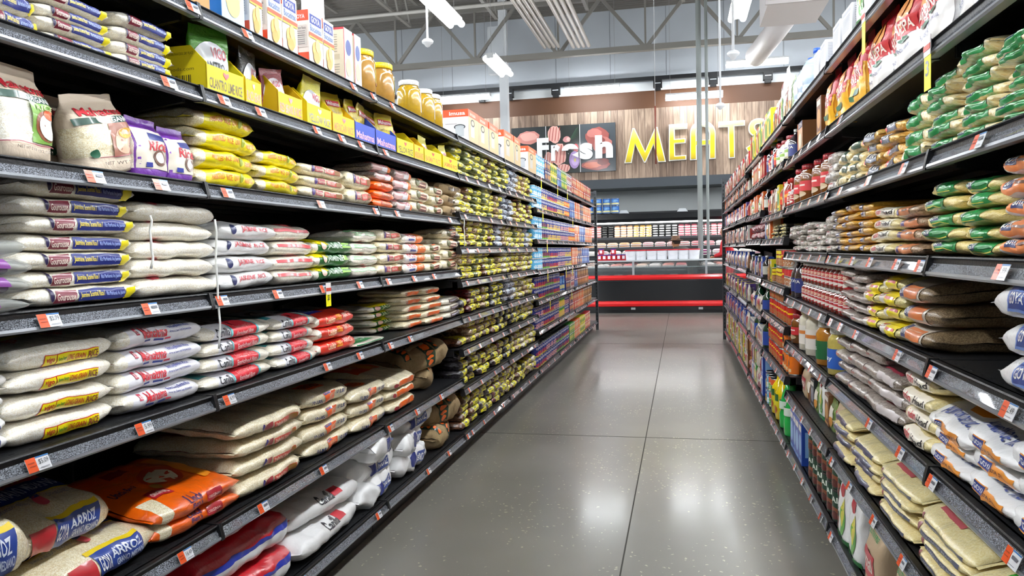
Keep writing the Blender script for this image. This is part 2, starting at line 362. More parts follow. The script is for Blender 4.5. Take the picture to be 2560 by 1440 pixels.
bag('burlapb', 'burlap_sack', 'burlap rice sack with orange dotted band', 'rice sack', .46, .36, .13, BURLAP,
    [R(-.1, -.3, .1, .3, '#23402f')] + [E(-.07, -.28 + .15 * i, .07, -.16 + .15 * i, ORA) for i in range(4)],
    [R(-.44, -.46, -.36, .4, '#1f3d2d'), R(.12, -.46, .2, .4, '#1f3d2d'), R(-.3, -.3, .08, .3, '#c9b78c'), R(-.15, .02, -.05, .3, '#b4482a'), T('BASMATI', -.28, -.2, .05, -.05, '#3a3020'), T('RICE', -.24, -.02, .0, .1, '#3a3020')]
    + [E(-.43, -.44 + .1 * i, -.37, -.38 + .1 * i, ORA) for i in range(8)] + [E(.13, -.44 + .1 * i, .19, -.38 + .1 * i, ORA) for i in range(8)], lump=.1, pinch=.24)
bag('vigo', 'rice_bag', 'long grain rice bag with yellow side label', 'rice bag', .36, .30, .085, RICE,
    [R(-.23, -.36, .30, -.06, RED), R(-.225, -.34, -.115, -.08, YEL), T('vigo', -.21, -.3, -.13, -.12, '#c4261c', .06), R(-.11, -.34, .295, -.08, YEL), T('Extra Fancy', -.1, -.27, -.02, -.16, '#2f8a2a'), T('LONG GRAIN', -.01, -.28, .16, -.14, '#c4461c'), T('RICE', .18, -.3, .28, -.12, '#8a3c2c')],
    [R(-.3, -.1, .2, .35, '#3a4a20'), R(-.3, -.14, .2, -.08, YEL), T('RICE', -.2, .0, .1, .2, '#e9d050'), T('vigo', -.35, -.28, -.2, -.14, RED), T('vigo', .2, -.2, .35, -.05, RED)])
bag('maha', 'rice_bag', 'white-ended rice bag with red and blue lettering', 'rice bag', .34, .28, .08, RICE,
    [R(-.34, -.02, -.31, .16, '#c23a52'), T('5 lb', -.337, .02, -.313, .12, WH), T('Mahatma', -.28, -.16, -.02, .16, '#d22a38', .06), T('Extra Long Enriched Rice', .01, .06, .30, .16, '#3a4494'), T('Arroz de Grano Largo Enriquecido', .0, -.08, .30, .02, '#3a4494'), R(-.28, -.26, -.2, -.2, '#2a3a8a'), R(-.16, -.26, -.06, -.2, '#3a4a9a'), R(-.05, -.24, .02, -.19, '#c23a52')],
    [R(-.1, -.2, .1, .1, '#dd6a74'), R(.12, -.3, .2, -.1, '#2a3a8a'), T("AMERICA'S FAVORITE", -.3, -.35, .1, -.28, '#5a64b4'), T('Mahatma', -.3, .0, .1, .2, '#d22a38')],
    zones=[(-.8, .86, 110, 250, film('white_print_film', ['#e9e8ee'], rough=.35, coat=.7)), (.86, 1, 0, 360, film('white_print_film', ['#e9e8ee']))])
bag('cani', 'rice_bag', 'white and red enriched rice bag', 'rice bag', .36, .28, .08, RICE,
    [T('Canilla', -.33, -.2, -.16, .14, '#20242e', .01), R(-.15, -.3, -.13, .24, '#7cc6cc'), R(-.13, -.3, .22, .24, '#d8303c'), T('Enriched Rice', -.08, -.24, .18, -.04, '#f2c8c8'), T('Extra Long Grain', -.08, .04, .16, .16, '#f0a8a8', .0), R(.22, -.3, .245, .24, '#5ab8c0')],
    [R(.18, -.45, .21, .4, '#5ab8c0'), E(-.35, -.3, -.1, .1, '#4a2a28'), E(-.32, -.24, -.14, .02, '#e4e0da'), R(-.05, -.45, .18, -.3, '#d8303c'), T('Enriched', -.05, -.25, .15, -.15, '#333844')],
    zones=[(-.7, .5, 60, 260, film('white_print_film', ['#e9e8ee'])), (-.9, -.7, 60, 130, film('teal_print', ['#2e8f98']))])
bag('conch', 'rice_bag', 'coral red rice bag with orange word', 'rice bag', .32, .26, .085, CRED,
    [T('Conchita', -.3, -.18, -.1, .12, '#f6d8b0'), R(-.07, -.14, .08, .14, '#f5a81c'), T('RICE', -.06, -.08, .07, .1, '#e4501c'), T('ARROZ', .12, -.04, .36, .16, '#f6c4b4')],
    [R(-.45, -.3, -.1, .3, '#23309a'), T('RICE', -.4, -.2, -.15, .0, '#8ab0e8')], zones=[(-.1, 1, 20, 95, RICE), (-1, -.86, 0, 360, RICE)])
bag('jasE', 'rice_bag', 'green and yellow jasmine rice bag', 'rice bag', .32, .26, .07, GRNF,
    [R(-.42, .1, .4, .34, YEL), T('JASMINE', -.2, -.24, .22, .1, '#d6e6b8'), E(-.36, -.22, -.24, .12, '#e8b8b0'), R(.24, -.2, .42, .0, '#b8cc30')],
    [T('JASMINE', -.15, .0, .4, .25, '#dbe8c8'), E(-.4, -.42, -.2, .1, YEL), R(-.2, -.44, .42, -.24, YEL)], zones=[(-1, 1, 0, 75, RICE), (-1, -.75, 0, 360, RICE)])
bag('orlabel', 'rice_bag', 'cream rice bag with orange side label', 'rice bag', .30, .26, .075, TAN,
    [R(-.26, -.3, .36, .0, '#ef6a22'), T('5 LB', -.34, -.3, -.27, -.05, '#c03038')], [R(-.4, -.2, .0, .4, '#e4561c'), T('ARROZ', -.3, .0, -.02, .2, '#f6e6c0')])
bag('brlabel', 'rice_bag', 'cream rice bag with dark brown label', 'rice bag', .26, .24, .07, RICE,
    [R(-.24, -.24, .3, .1, '#4a3830'), T('JASMINE', -.2, -.16, .24, .0, '#cfd0e8')], [E(-.3, -.3, .1, .1, '#e8c818'), E(-.25, -.24, .05, .04, '#4a4a20')])
bag('lowgreen', 'rice_bag', 'pale green and white rice bag', 'rice bag', .30, .24, .07, RICE, [R(-.46, -.1, .46, .04, '#3a8a5c')], [R(-.45, -.4, .2, .2, '#3c8f52'), E(-.2, -.3, .3, .3, '#e6e8e0')])
bag('navyend', 'rice_bag', 'rice bag with navy and white end', 'rice bag', .30, .28, .085, RICE, [R(-.1, -.3, .32, .22, '#1d2d6e'), T('ARROZ', .0, -.1, .28, .1, WH)], zones=[(.3, 1, 0, 360, WHITEF)])
bag('medium', 'rice_bag', 'large medium grain rice bag, red-blue banner', 'rice bag', .44, .40, .12, TAN,
    [R(-.1, -.3, .34, .14, '#1d3f94'), R(-.12, .14, .34, .18, '#f0d020'), T('ARROZ', .04, -.06, .30, .1, '#dfe6f4'), T('GRANO MEDIANO', .06, -.22, .32, -.1, '#c9d4ee'), R(-.3, -.3, -.12, .1, '#c02830'), T('GOYA', -.09, -.2, .02, .06, '#f0f0f4', .08)],
    [R(-.40, -.02, .40, .13, '#c42a2c'), T('MEDIUM GRAIN RICE', -.37, .01, .37, .10, '#e6a43a', .02), R(-.40, -.20, .40, -.02, '#1c3f96'), T('ARROZ GRANO MEDIANO', -.36, -.15, .38, -.05, '#d3daf0', .01), R(-.40, -.215, .40, -.20, '#e8d040'),
     R(-.35, .2, .3, .38, '#22357a'), T('GOYA', -.3, .22, .25, .36, '#e8e4dc', .1), E(.0, -.34, .08, -.22, '#c85060'), R(.01, -.25, .07, -.21, '#27408e'), T('ENRIQUECIDO  PESO NETO', -.33, -.29, -.05, -.26, '#6a78b0', 0), T('CONTENIDO NETO', .12, -.29, .34, -.25, '#6a78b0', 0)], nv=4, lump=.08)
bag('uncle', 'rice_bag', 'glossy orange parboiled rice bag', 'rice bag', .46, .36, .13, ORGF,
    [T('Uncle', -.16, .02, .0, .2, '#3a2464', .05), T("Ben's", -.14, -.16, -.0, .0, '#3a2464', .05), R(.06, -.2, .24, .1, '#ae1c2a'), T('ORIGINAL', .075, -.1, .225, .0, '#f0c0b8')],
    [E(-.1, -.2, .28, .16, '#cf3a10'), E(-.06, -.16, .22, .1, '#e8dcc0'), R(-.34, -.30, -.1, -.18, '#b01c26'), T('ORIGINAL', -.32, -.27, -.12, -.21, '#f4d8d0'), R(-.16, .24, .06, .34, '#9c1c28'), R(.28, -.3, .40, .3, '#f4921a'), T("Uncle Ben's", -.44, -.05, -.2, .03, '#3a2464'), E(-.14, -.2, -.06, -.1, '#b8863a')],
    zones=[(-.92, -.72, 110, 250, TAN)], nv=2, lump=.09)
bag('bigcream', 'rice_bag', 'large cream rice bag with red side label', 'rice bag', .42, .40, .115, TAN,
    [E(-.2, -.3, -.165, .0, '#4a3a86'), R(-.16, -.3, -.06, -.06, '#b03a42', .01), R(-.04, -.32, .32, -.1, '#d4574a'), T('Parboiled Rice', -.02, -.28, .16, -.14, '#f0c8b0'), R(.2, -.3, .31, -.12, '#9a6a20')],
    [R(-.3, .0, .3, .36, '#f2cc20'), R(-.36, .0, -.2, .36, '#b8302c'), E(-.1, .1, .3, .34, '#5a6a2a'), T('PARBOILED', .0, -.14, .3, -.08, '#7a7ab0', 0)])
bag('bigorange', 'rice_bag', 'cream rice bag with orange square labels', 'rice bag', .38, .36, .11, TAN,
    [T('10 LBS', -.32, -.3, -.16, -.12, '#2f3c7c'), R(-.12, -.34, .14, .06, '#f0642a'), R(-.11, .0, .0, .08, '#3a3a7a'), T('ARROZ', -.05, -.16, .11, -.02, '#f8b890'), T('10 LBS', .18, -.16, .34, .0, '#2f3c7c')],
    [R(-.2, -.36, .1, -.18, '#ee6a22'), T('ENRICHED', -.18, -.32, .08, -.22, '#4a2a1a'), T('GRAIN', .0, .0, .3, .1, '#4a5490')])
bag('orstripe', 'rice_bag', 'rice bag with orange top and side stripe', 'rice bag', .40, .36, .10, TAN,
    [R(-.26, -.24, .38, .04, '#f26a18'), E(-.38, -.24, -.28, .0, '#a8323a')], [R(-.44, .0, .3, .42, '#e8601c'), T('ARROZ', -.3, .18, .0, .32, '#f2e0b0'), R(.0, .02, .2, .4, '#f0a020')])
bag('redbase', 'rice_bag', 'large red enriched rice bag, blue edge', 'rice bag', .52, .42, .14, REDF,
    [R(-.45, -.1, .45, .02, '#2338a8'), R(-.45, -.4, .45, -.1, '#dcdcdc')], [T('ARROZ', -.3, -.05, .1, .08, '#e8b8b0', 0), T('ENRIQUECIDO', -.38, -.2, .2, -.08, '#e8b8b0', 0), E(.24, -.26, .34, -.1, '#c9c21c'), T('RICE', -.25, .2, .2, .4, '#e4e4e8', .08)], nv=2)
bag('tealbase', 'rice_bag', 'large white rice bag with teal emblem', 'rice bag', .52, .42, .10, WHITEF,
    [T('Canilla', -.1, .0, .1, .2, '#2a2a34'), R(.1, .05, .2, .2, '#c82a38')], [R(-.4, -.12, .4, -.06, '#18838c'), E(-.1, .0, .3, .3, '#2aa5a8'), T('Canilla', -.12, .06, .34, .26, '#14242c', .03), R(-.4, .34, .3, .38, '#222838')], nv=2, lump=.08)
bag('goyabase', 'rice_bag', 'crumpled white rice bag with navy print', 'rice bag', .46, .36, .12, WHITEF,
    [R(-.2, -.2, -.05, .1, '#26357e'), R(.0, -.25, .2, .05, '#4a5a9a'), T('ARROZ', .01, -.18, .19, .0, WH)], [R(-.34, .1, -.1, .3, '#22307a'), T('GOYA', -.32, .13, -.12, .27, WH, .08), R(-.05, -.1, .1, .15, '#7684bc'), R(.14, -.3, .3, -.1, '#3c4a92'), R(-.4, .36, .3, .42, '#2a2f50')], nv=3, lump=.17, pinch=.2)
# beans
BEAN = {'black': ['#1c1a1e', '#2a262c', '#46424a'], 'brown': ['#7a5236', '#94684a', '#5c3a24'], 'red': ['#6e1e1e', '#8a2c28', '#521414'], 'white': ['#d8cdb8', '#efe6d4', '#b8ab92'],
        'speckled': ['#b89a78', '#8a6a4c', '#d4bc9c'], 'green': ['#6e7440', '#8a9058', '#565c2e'], 'grey': ['#8a8c96', '#b4b8c4', '#5c5e6a'], 'dark': ['#3c2a28', '#5a3e38', '#261a1a']}
for i, (k, c) in enumerate(BEAN.items()):
    bag('bean_' + k, k + '_bean_bag', 'bag of %s dried beans, yellow label' % k, 'bean bag', .2, .16, .05, film(k + '_beans_in_film', c, 95, coat=1, wr=.7),
        [R(-.26, -.28, .26, .3, '#eadf1e'), T('Goya', -.2, -.02, .0, .2, '#27408e', .05), T('BEANS', -.1, -.2, .2, -.04, '#5a5a2a')] if k not in ('grey',) else
        [R(-.26, -.28, .26, .3, '#b9c8d8'), T('BEANS', -.1, -.2, .2, -.04, '#3a4a7a')], [R(-.25, -.36, .25, .1, '#e6dc20' if k != 'grey' else '#9fb4cc'), T('GOYA', -.2, -.2, .15, .0, '#27408e', .08)], nv=2, nu=16, nt=24, lump=.16, zones=[(-.6, .6, 140, 175, CLEAR if 0 else film('pale_print', ['#dfe0dc']))])
bag('bigbean', 'bean_bag', 'large bag of speckled beans, yellow label', 'bean bag', .30, .3, .085, film('large_beans_in_film', ['#a98a68', '#7c5e44', '#d0b896', '#5e4632'], 80, coat=1, wr=.7),
    [R(-.22, -.3, .3, .2, '#eadf1e'), T('BEANS', -.1, -.2, .26, .1, '#3a3a5a'), R(-.4, -.2, -.25, .24, '#27408e')], [R(-.3, -.4, .2, -.1, '#22357a'), T('GOYA', -.25, -.36, .15, -.14, WH, .1)], nv=2)
# right side bags
bag('pasta', 'pasta_bag', 'pale pasta bag with green label', 'pasta bag', .27, .17, .062, PASTA,
    [R(-.3, -.3, .32, .26, '#1f8a48'), R(-.28, -.05, -.1, .22, '#22356e'), T('GOYA', -.27, .0, -.11, .18, WH, .08), T('ELBOWS', -.05, -.1, .24, .08, '#a8d8b0')], lump=.2)
bag('pastab', 'pasta_bag', 'golden pasta bag with navy label', 'pasta bag', .22, .17, .06, film('gold_pasta', ['#e2b45c', '#ecc678', '#cf9c48'], 140),
    [R(-.3, -.3, .3, .26, '#5a5e70'), R(-.36, -.2, -.26, .2, RED), T('GOYA', -.2, -.05, .2, .2, WH, .08)], lump=.22)
bag('pastac', 'pasta_bag', 'cream pasta bag with small dark label', 'pasta bag', .2, .16, .055, PASTA, [R(-.22, -.3, .22, .2, '#3c5a4a'), T('pasta', -.15, -.12, .15, .1, '#d8e0c0')], lump=.22)
bag('silver', 'bean_bag', 'clear silvery bag of white beans', 'bean bag', .2, .15, .05, film('white_beans_film', ['#d6d0c6', '#efe9e0', '#a8a098'], 90, coat=1, wr=.9), [R(-.15, -.2, .2, .2, '#d8d0d0'), T('beans', -.1, -.1, .15, .1, '#9a4a4a')], lump=.2)
bag('goyaw', 'corn_meal_bag', 'white meal bag with orange and navy label', 'meal bag', .30, .24, .085, WHITEF,
    [E(-.36, -.32, .0, .28, '#e88a50'), R(-.2, -.32, .4, .28, '#e88a50'), R(-.28, -.12, -.08, .26, '#22356e'), T('GOYA', -.27, -.04, -.09, .2, WH, .09), T('HARINA', .0, -.1, .3, .08, '#7a5a50')], [R(-.3, -.3, .3, .0, '#7a84b8')])
bag('goyag', 'corn_meal_bag', 'yellow meal bag with bright green label', 'meal bag', .27, .22, .08, CORN,
    [R(-.26, -.32, .3, .24, '#23914a'), R(-.24, -.14, -.08, .2, '#27356a'), T('GOYA', -.235, -.08, -.09, .14, WH, .08), T('corn meal', .0, -.12, .26, .04, '#8ed0a0'), R(-.24, -.26, .2, -.22, '#d8d060')], [R(-.2, -.4, .4, -.1, '#1f8f40')], lump=.16, pinch=.25)
bag('brownor', 'seed_bag', 'tan grain bag with orange label', 'grain bag', .27, .22, .075, film('tan_grain', ['#a58a6c', '#8c7054', '#bda184']), [R(-.3, -.28, .3, .2, '#d88a5a'), R(-.28, -.24, -.14, .16, '#4a4a84'), T('grain', .0, -.1, .24, .08, '#5a3a2a')])
bag('redtxt', 'corn_meal_bag', 'cream meal bag with red and black lettering', 'meal bag', .28, .22, .075, FLOUR,
    [R(-.34, -.28, .36, .2, '#efe8d8'), T('Indian', -.3, -.2, -.02, .1, '#d4404c', .04), T('Head', .03, -.2, .32, .08, '#3c3a3c', .04)], lump=.1)
bag('corn', 'corn_meal_bag', 'deep yellow corn meal bag with clear end label', 'meal bag', .27, .24, .075, DCORN, [R(-.44, -.28, -.02, .24, '#c8c0b8'), R(-.34, -.18, -.1, .12, '#54507a'), T('CORN', -.3, -.1, -.12, .06, WH)], [R(-.46, -.4, -.1, .1, '#b3242c'), R(-.3, -.36, -.15, .0, '#e4d840')])
bag('brownbig', 'seed_bag', 'large bag of brown ground seed', 'grain bag', .24, .46, .10, BROWNS, [R(-.34, -.34, .34, .3, '#cfc6ba'), R(-.3, -.2, -.12, .16, '#2c3c74'), T('GOYA', -.29, -.1, -.13, .1, WH, .08), R(-.1, -.2, .3, .14, '#d87a44')], [R(-.4, -.44, .36, -.3, '#d8cfc4'), R(-.3, -.3, .34, -.16, '#c4622c')], lump=.07)
bag('yellowwhite', 'seed_bag', 'bag with yellow, white and red print', 'grain bag', .26, .4, .06, film('pale_yellow_grain', ['#d9cf8c', '#e6dc9e', '#c8bd78']), [R(-.44, -.3, -.1, .3, '#e8e4dc'), T('RICO', -.4, -.05, -.14, .2, '#c83a3c'), R(-.1, -.3, .3, .2, '#f2dc1e'), T('TRIGO', -.05, -.1, .25, .1, '#c83a3c')], [R(-.3, -.46, .3, -.34, '#f2dc1e'), R(-.3, -.3, .3, -.24, '#e8e4dc')], lump=.12)
bag('greyp', 'seed_bag', 'plump grey-brown seed bag with shiny side', 'grain bag', .28, .26, .075, GREYS, [T('sazon', -.3, -.15, -.12, .05, '#a05a50', 0), E(-.4, -.2, -.34, .16, '#5a4a64')], [R(-.1, .0, .3, .12, '#d0c030')], lump=.08)
bag('imper', 'seed_bag', 'grey seed bag with red frame print', 'grain bag', .30, .28, .08, GREYS, [R(-.4, -.2, .4, .1, '#c8c0c0')], [R(-.4, -.4, .36, .4, '#a83248'), R(-.36, -.36, .32, .36, '#9a8a84'), T('Imperial', -.3, -.1, .2, .1, '#2a4aa0', .04), T('Super', -.2, .14, .1, .24, '#b03040')])
bag('goyab', 'flour_bag', 'white flour bag with blue label', 'flour bag', .32, .3, .10, WHITEF, [R(-.3, -.26, .4, .2, '#6a8ad0'), R(-.28, -.2, -.08, .16, '#26418e'), T('GOYA', -.27, -.1, -.09, .1, WH, .08)], [R(-.3, -.3, .3, -.1, '#7c9adc')], lump=.1)
bag('polv', 'flour_bag', 'white starch bag with orange label', 'flour bag', .34, .34, .10, WHITEF, [R(-.24, -.26, .32, .06, '#f09a3c'), R(-.24, -.22, -.1, .04, '#2a3f90'), T('GOYA', -.23, -.16, -.11, .0, WH, .08), T('TAPIOCA STARCH', -.08, -.14, .28, -.04, '#6a3a2a')],
    [E(-.3, -.3, .3, .2, '#f0951e'), R(-.2, .0, .34, .3, '#f0951e'), T('Polvilho Doce', -.26, -.12, .3, .04, '#38220e', .03), T('ALMIDON DE YUCA', -.3, -.42, .3, -.34, '#4a5aa0')], nv=3, lump=.13)
bag('flour', 'flour_bag', 'pale yellow flour bag with dark side label', 'flour bag', .34, .34, .085, FLOUR, [E(-.4, -.22, -.3, .1, '#8a3a44'), R(-.26, -.2, .4, .0, '#5c6076'), R(-.26, -.21, .4, -.19, '#d8c840'), T('HARINA DE MAIZ', -.2, -.15, .3, -.04, '#a8a8b0')],
    [R(-.26, -.06, .3, .42, '#d8d020'), R(-.24, -.04, .28, .42, '#14421f'), T('Yellow Corn Meal', -.18, .2, .24, .28, '#c8d830'), T('Harina de Maiz', -.18, .08, .24, .15, '#c86a20'), T('INDUSTRIAS', -.3, -.26, .05, -.19, '#b04048', .01), T('HARINA', -.34, -.4, .1, -.3, '#c05a60', .0)], nv=3, lump=.07)
bag('flourred', 'flour_bag', 'pale yellow flour bag with red top patch', 'flour bag', .32, .32, .08, FLOUR, [E(-.36, -.22, -.28, .1, '#4a2a34'), R(-.26, -.22, .34, .1, '#40405c')], [R(-.1, -.0, .3, .4, '#c02026'), E(-.3, .05, -.05, .25, '#3a2a40')], nv=2, lump=.08)
bag('flourgreen', 'flour_bag', 'pale flour bag with bright green banner', 'flour bag', .4, .36, .1, FLOUR, [E(-.4, -.2, .1, .2, '#3a9a3a'), R(-.26, -.1, -.08, .14, '#2a3f80'), T('GOYA', -.25, -.05, -.09, .1, WH, .08)], [R(-.3, -.36, .44, .36, '#3c9c2c'), T('Harin de maiz Amarilla', -.25, .1, .38, .2, '#9ad080'), T('EXTRAFINA', -.2, -.1, .24, -.02, '#9ad080')], nv=1)
# ---------------------------------------------------------------- products: standing packs, boxes, jars, cans, bottles
def reg(key, name, look, cat, w, d, h, mesh, parts):
    PR[key] = dict(v=[dict(name=name, look=look, cat=cat, mesh=mesh, parts=parts)], L=w, W=d, H=h, look=look, name=name, cat=cat)
def plane_s(w, d, h, side='f'):
    if side == 'f': return lambda s, t, o: Vector((s, -d / 2 - o, h / 2 + t))
    if side == 'l': return lambda s, t, o: Vector((-w / 2 - o, -s, h / 2 + t))
    if side == 'r': return lambda s, t, o: Vector((w / 2 + o, s, h / 2 + t))
    return lambda s, t, o: Vector((s, t, h + o))
def carton(key, look, w, d, h, base, fr=(), sd=(), cat='box', name='carton', top=None, edge=None):
    mb = MB(); b = .0015; m = mat(base, .4, coat=.3)
    bm = bmesh.new(); bmesh.ops.create_cube(bm, size=1)
    for v in bm.verts: v.co = Vector((v.co.x * w, v.co.y * d, (v.co.z + .5) * h))
    bmesh.ops.bevel(bm, geom=bm.edges[:], offset=b, segments=1, affect='EDGES')
    bm.verts.index_update(); mb.add([v.co.copy() for v in bm.verts], [tuple(v.index for v in f.verts) for f in bm.faces], m); bm.free()
    body = mb.mesh(name); ps = []
    mb = MB(); design(mb, plane_s(w, d, h), fr, w, h, off=.0004, step=1, cut=False)
    if fr: ps.append(('front_print', mb.mesh('front_print', False)))
    if sd:
        for q in 'lr': mb = MB(); design(mb, plane_s(w, d, h, q), sd, d, h, off=.0004, step=1, cut=False); ps.append(('side_print', mb.mesh('side_print', False)))
    if top:
        mb = MB(); design(mb, plane_s(w, d, h, 't'), top, w, d, off=.0004, step=1, cut=False); ps.append(('top_flap', mb.mesh('top_flap', False)))
    reg(key, name, look, cat, w, d, h, body, ps)
def standbag(key, look, w, d, h, base, fr=(), zones=(), cat='bag', name='standing_bag', nv=2, lump=.05, topf=.16, back=None):
    vs = []
    for sd in range(nv):
        sv = Vector((sd * 5.1 + len(PR), sd * 2.2, 9.1))
        def th(v): return d / 2 * (.86 + .14 * min(1, v / .08)) * (1 if v < .45 else max(.04, 1 - ((v - .45) / (.9 - .45)) ** 2.4 if v < .9 else .04))
        def wd(v): return w / 2 * (.96 + .04 * sin(v * 3)) * (1 if v < .6 else 1 - .05 * (v - .6))
        def dp(p): return p + noise.noise_vector(p * 16 + sv) * (lump * d * 1.3) + noise.noise_vector(p * 45 + sv) * (lump * d * .5)
        def S(s, t, o, n=4):
            v = max(0, min(1, t / h + .5)); r = min(.97, abs(s) / wd(v)); return dp(Vector((s, -th(v) * (1 - r ** n) ** (1 / n), v * h))) + Vector((0, -o * 1.5, 0))
        nv_, nt = 22, 24; mb = MB(); vv = []
        for i in range(nv_ + 1):
            v = i / nv_
            for j in range(nt):
                a = 2 * pi * (j + .5) / nt; c, s = cos(a), sin(a)
                vv.append(dp(Vector((wd(v) * math.copysign(abs(c) ** .5, c), th(v) * math.copysign(abs(s) ** .5, s), v * h))))
        mb.v = [tuple(p) for p in vv]
        def zm(v, a):
            for z in zones:
                if z[0] <= v <= z[1] and z[2] <= a <= z[3]: return z[4]
            return base
        for i in range(nv_):
            for j in range(nt):
                mb.f.append([i * nt + j, i * nt + (j + 1) % nt, (i + 1) * nt + (j + 1) % nt, (i + 1) * nt + j]); mb.m.append(mb.mi(zm((i + .5) / nv_, 360 * (j + 1) / nt))); mb.sm.append(True)
        mb.f.append(list(reversed(range(nt)))); mb.m.append(0); mb.sm.append(False)
        me = mb.mesh(name); mp = MB(); design(mp, S, fr, w, h)
        vs.append(dict(name=name, look=look, cat=cat, mesh=me, parts=[('printed_label', mp.mesh('printed_label', False))] if fr else []))
    PR[key] = dict(v=vs, L=w, W=d, H=h, look=look, name=name, cat=cat)
def cyl_s(r, h): return lambda s, t, o: Vector(((r + o) * sin(s / r), -(r + o) * cos(s / r), h / 2 + t))
def jar(key, look, r, h, cont, lid, lab=None, prof=None, lidh=.14, name='jar', cat='jar', square=0, lz=(.15, .6), lidr=.8, glass=True, coat=1.0):
    body = mat(cont, .16 if glass else .4, coat=coat, var=.18 if glass else 0, vscale=60); mb = MB()
    prof = prof or [(.0, 0), (.92, 0), (1, .03), (1, .70), (.93, .78), (lidr * .95, .84), (lidr * .95, 1 - lidh * .9)]
    mb.lathe([(a * r, b * h) for a, b in prof], body, 24, square=square); me = mb.mesh(name); ps = []
    lm = MB(); z0 = 1 - lidh
    lm.lathe([(lidr * r, z0 * h), (lidr * r * 1.03, z0 * h + .002), (lidr * r * 1.03, h - .003), (lidr * r * .95, h), (0, h)], mat(lid, .35, coat=.3), 24)
    for k in range(24):
        a = 2 * pi * k / 24; lm.bar((lidr * r * 1.03 * cos(a), lidr * r * 1.03 * sin(a), z0 * h + .002), (lidr * r * 1.03 * cos(a), lidr * r * 1.03 * sin(a), h - .004), .0015, mat(lid, .35, coat=.3))
    ps.append(('lid', lm.mesh('lid')))
    if lab:
        mp = MB(); design(mp, cyl_s(r * 1.003, h), lab, 2 * pi * r, h, off=.0006, step=r * .25); ps.append(('paper_label', mp.mesh('paper_label', False)))
    reg(key, name, look, cat, 2 * r, 2 * r, h, me, ps)
METAL = mat('#b9bbbe', .3, metal=1)
def can(key, look, r, h, lab, col, name='tin_can', cat='can', lid=None):
    mb = MB(); mb.lathe([(0, .001), (r * .94, .001), (r, 0), (r, .004), (r * .975, .006), (r * .975, h - .006), (r, h - .004), (r, h), (r * .94, h), (r * .93, h - .004), (0, h - .004)], lid or METAL, 20)
    me = mb.mesh(name); mp = MB(); mp.lathe([(r * .985, .008), (r * .985, h - .008)], INK(col), 20, square=0)
    design(mp, cyl_s(r * .985, h), lab, 2 * pi * r, h, off=.0006, step=r * .3)
    reg(key, name, look, cat, 2 * r, 2 * r, h, me, [('paper_label', mp.mesh('paper_label', False))])
def bottle(key, look, r, h, cont, cap, lab=None, prof=None, name='bottle', cat='bottle'):
    prof = prof or [(0, 0), (.9, 0), (1, .02), (1, .55), (.9, .66), (.45, .8), (.34, .86), (.34, .93)]
    mb = MB(); mb.lathe([(a * r, b * h) for a, b in prof], mat(cont, .12, coat=1), 20); me = mb.mesh(name)
    cm = MB(); cr = prof[-1][0] * r * 1.12; cm.lathe([(cr, .9 * h), (cr, .995 * h), (cr * .9, h), (0, h)], mat(cap, .35), 16)
    ps = [('cap', cm.mesh('cap'))]
    if lab: mp = MB(); design(mp, cyl_s(r * 1.004, h), lab, 2 * pi * r, h, off=.0006, step=r * .25); ps.append(('paper_label', mp.mesh('paper_label', False)))
    reg(key, name, look, cat, 2 * r, 2 * r, h, me, ps)

CRK = [R(-.5, -.5, .5, .5, '#f6f1e8'), R(-.42, .26, .42, .44, '#2b3f9a'), T('GOYA', -.32, .29, .32, .41, WH, .08), T('Bocaditos', -.4, .12, .4, .24, '#6a86b8', .03), R(-.5, .02, .5, .09, '#e8582c'), R(-.5, -.01, .5, .02, '#f2c840'),
       E(-.3, -.36, .1, -.06, '#e6b860'), E(-.05, -.4, .32, -.12, '#e9c070'), E(-.25, -.46, .2, -.24, '#dda850'), E(-.1, -.25, .25, .0, '#edca82')]
CSD = [R(-.5, .3, .5, .5, '#e8532c'), T('GOYA', -.3, .34, .3, .42, WH, .06), R(-.4, -.2, .4, .22, '#d8d4cc'), T('Nutrition Facts', -.34, .14, .34, .19, '#33333a', 0)] + [R(-.34, .1 - .04 * i, .3, .108 - .04 * i, '#55555c') for i in range(7)] + [R(-.5, -.5, .5, -.3, '#e8532c')]
carton('crk', 'tall white cracker box, orange spine', .12, .07, .235, '#f1ece2', CRK, CSD, 'cracker box', 'cracker_box')
carton('crkblue', 'blue cracker box with pale cookie picture', .13, .07, .25, '#1e77bd', [R(-.5, -.5, .5, .5, '#bcdcf2'), E(-.4, -.3, .2, .2, '#e8c894'), E(-.15, -.2, .4, .3, '#edd0a0'), E(-.3, -.4, .3, -.02, '#e2bd84'), E(-.2, .0, .3, .42, '#ecd0a2')], [R(-.4, .38, .4, .46, '#d8d0cc')], 'cracker box', 'cracker_box')
carton('crkbrown', 'cracker box with golden brown cookies', .11, .07, .25, '#1e77bd', [R(-.5, -.5, .5, .5, '#c48a3c'), E(-.4, -.4, .2, .1, '#dba758'), E(-.2, -.1, .45, .4, '#e0b064')], (), 'cracker box', 'cracker_box')
carton('beige', 'beige carton with red edges and fine print', .11, .09, .225, '#e6ddc2', [R(-.5, -.5, .5, .5, '#dfe2ea'), R(-.5, -.5, -.42, .5, '#d23a44'), E(-.3, .0, .3, .3, '#4a5a9c'), E(-.35, -.4, .3, -.05, '#e6bd9a')], [R(-.5, .46, .5, .5, '#d23a44'), R(-.3, -.1, .3, .0, '#cfc4a4')] + [R(-.38, .36 - .045 * i, .2, .368 - .045 * i, '#6a6658') for i in range(8)] + [R(-.3, -.2 - .05 * i, .3, -.19 - .05 * i, '#7a7668') for i in range(4)], 'box', 'grocery_box')
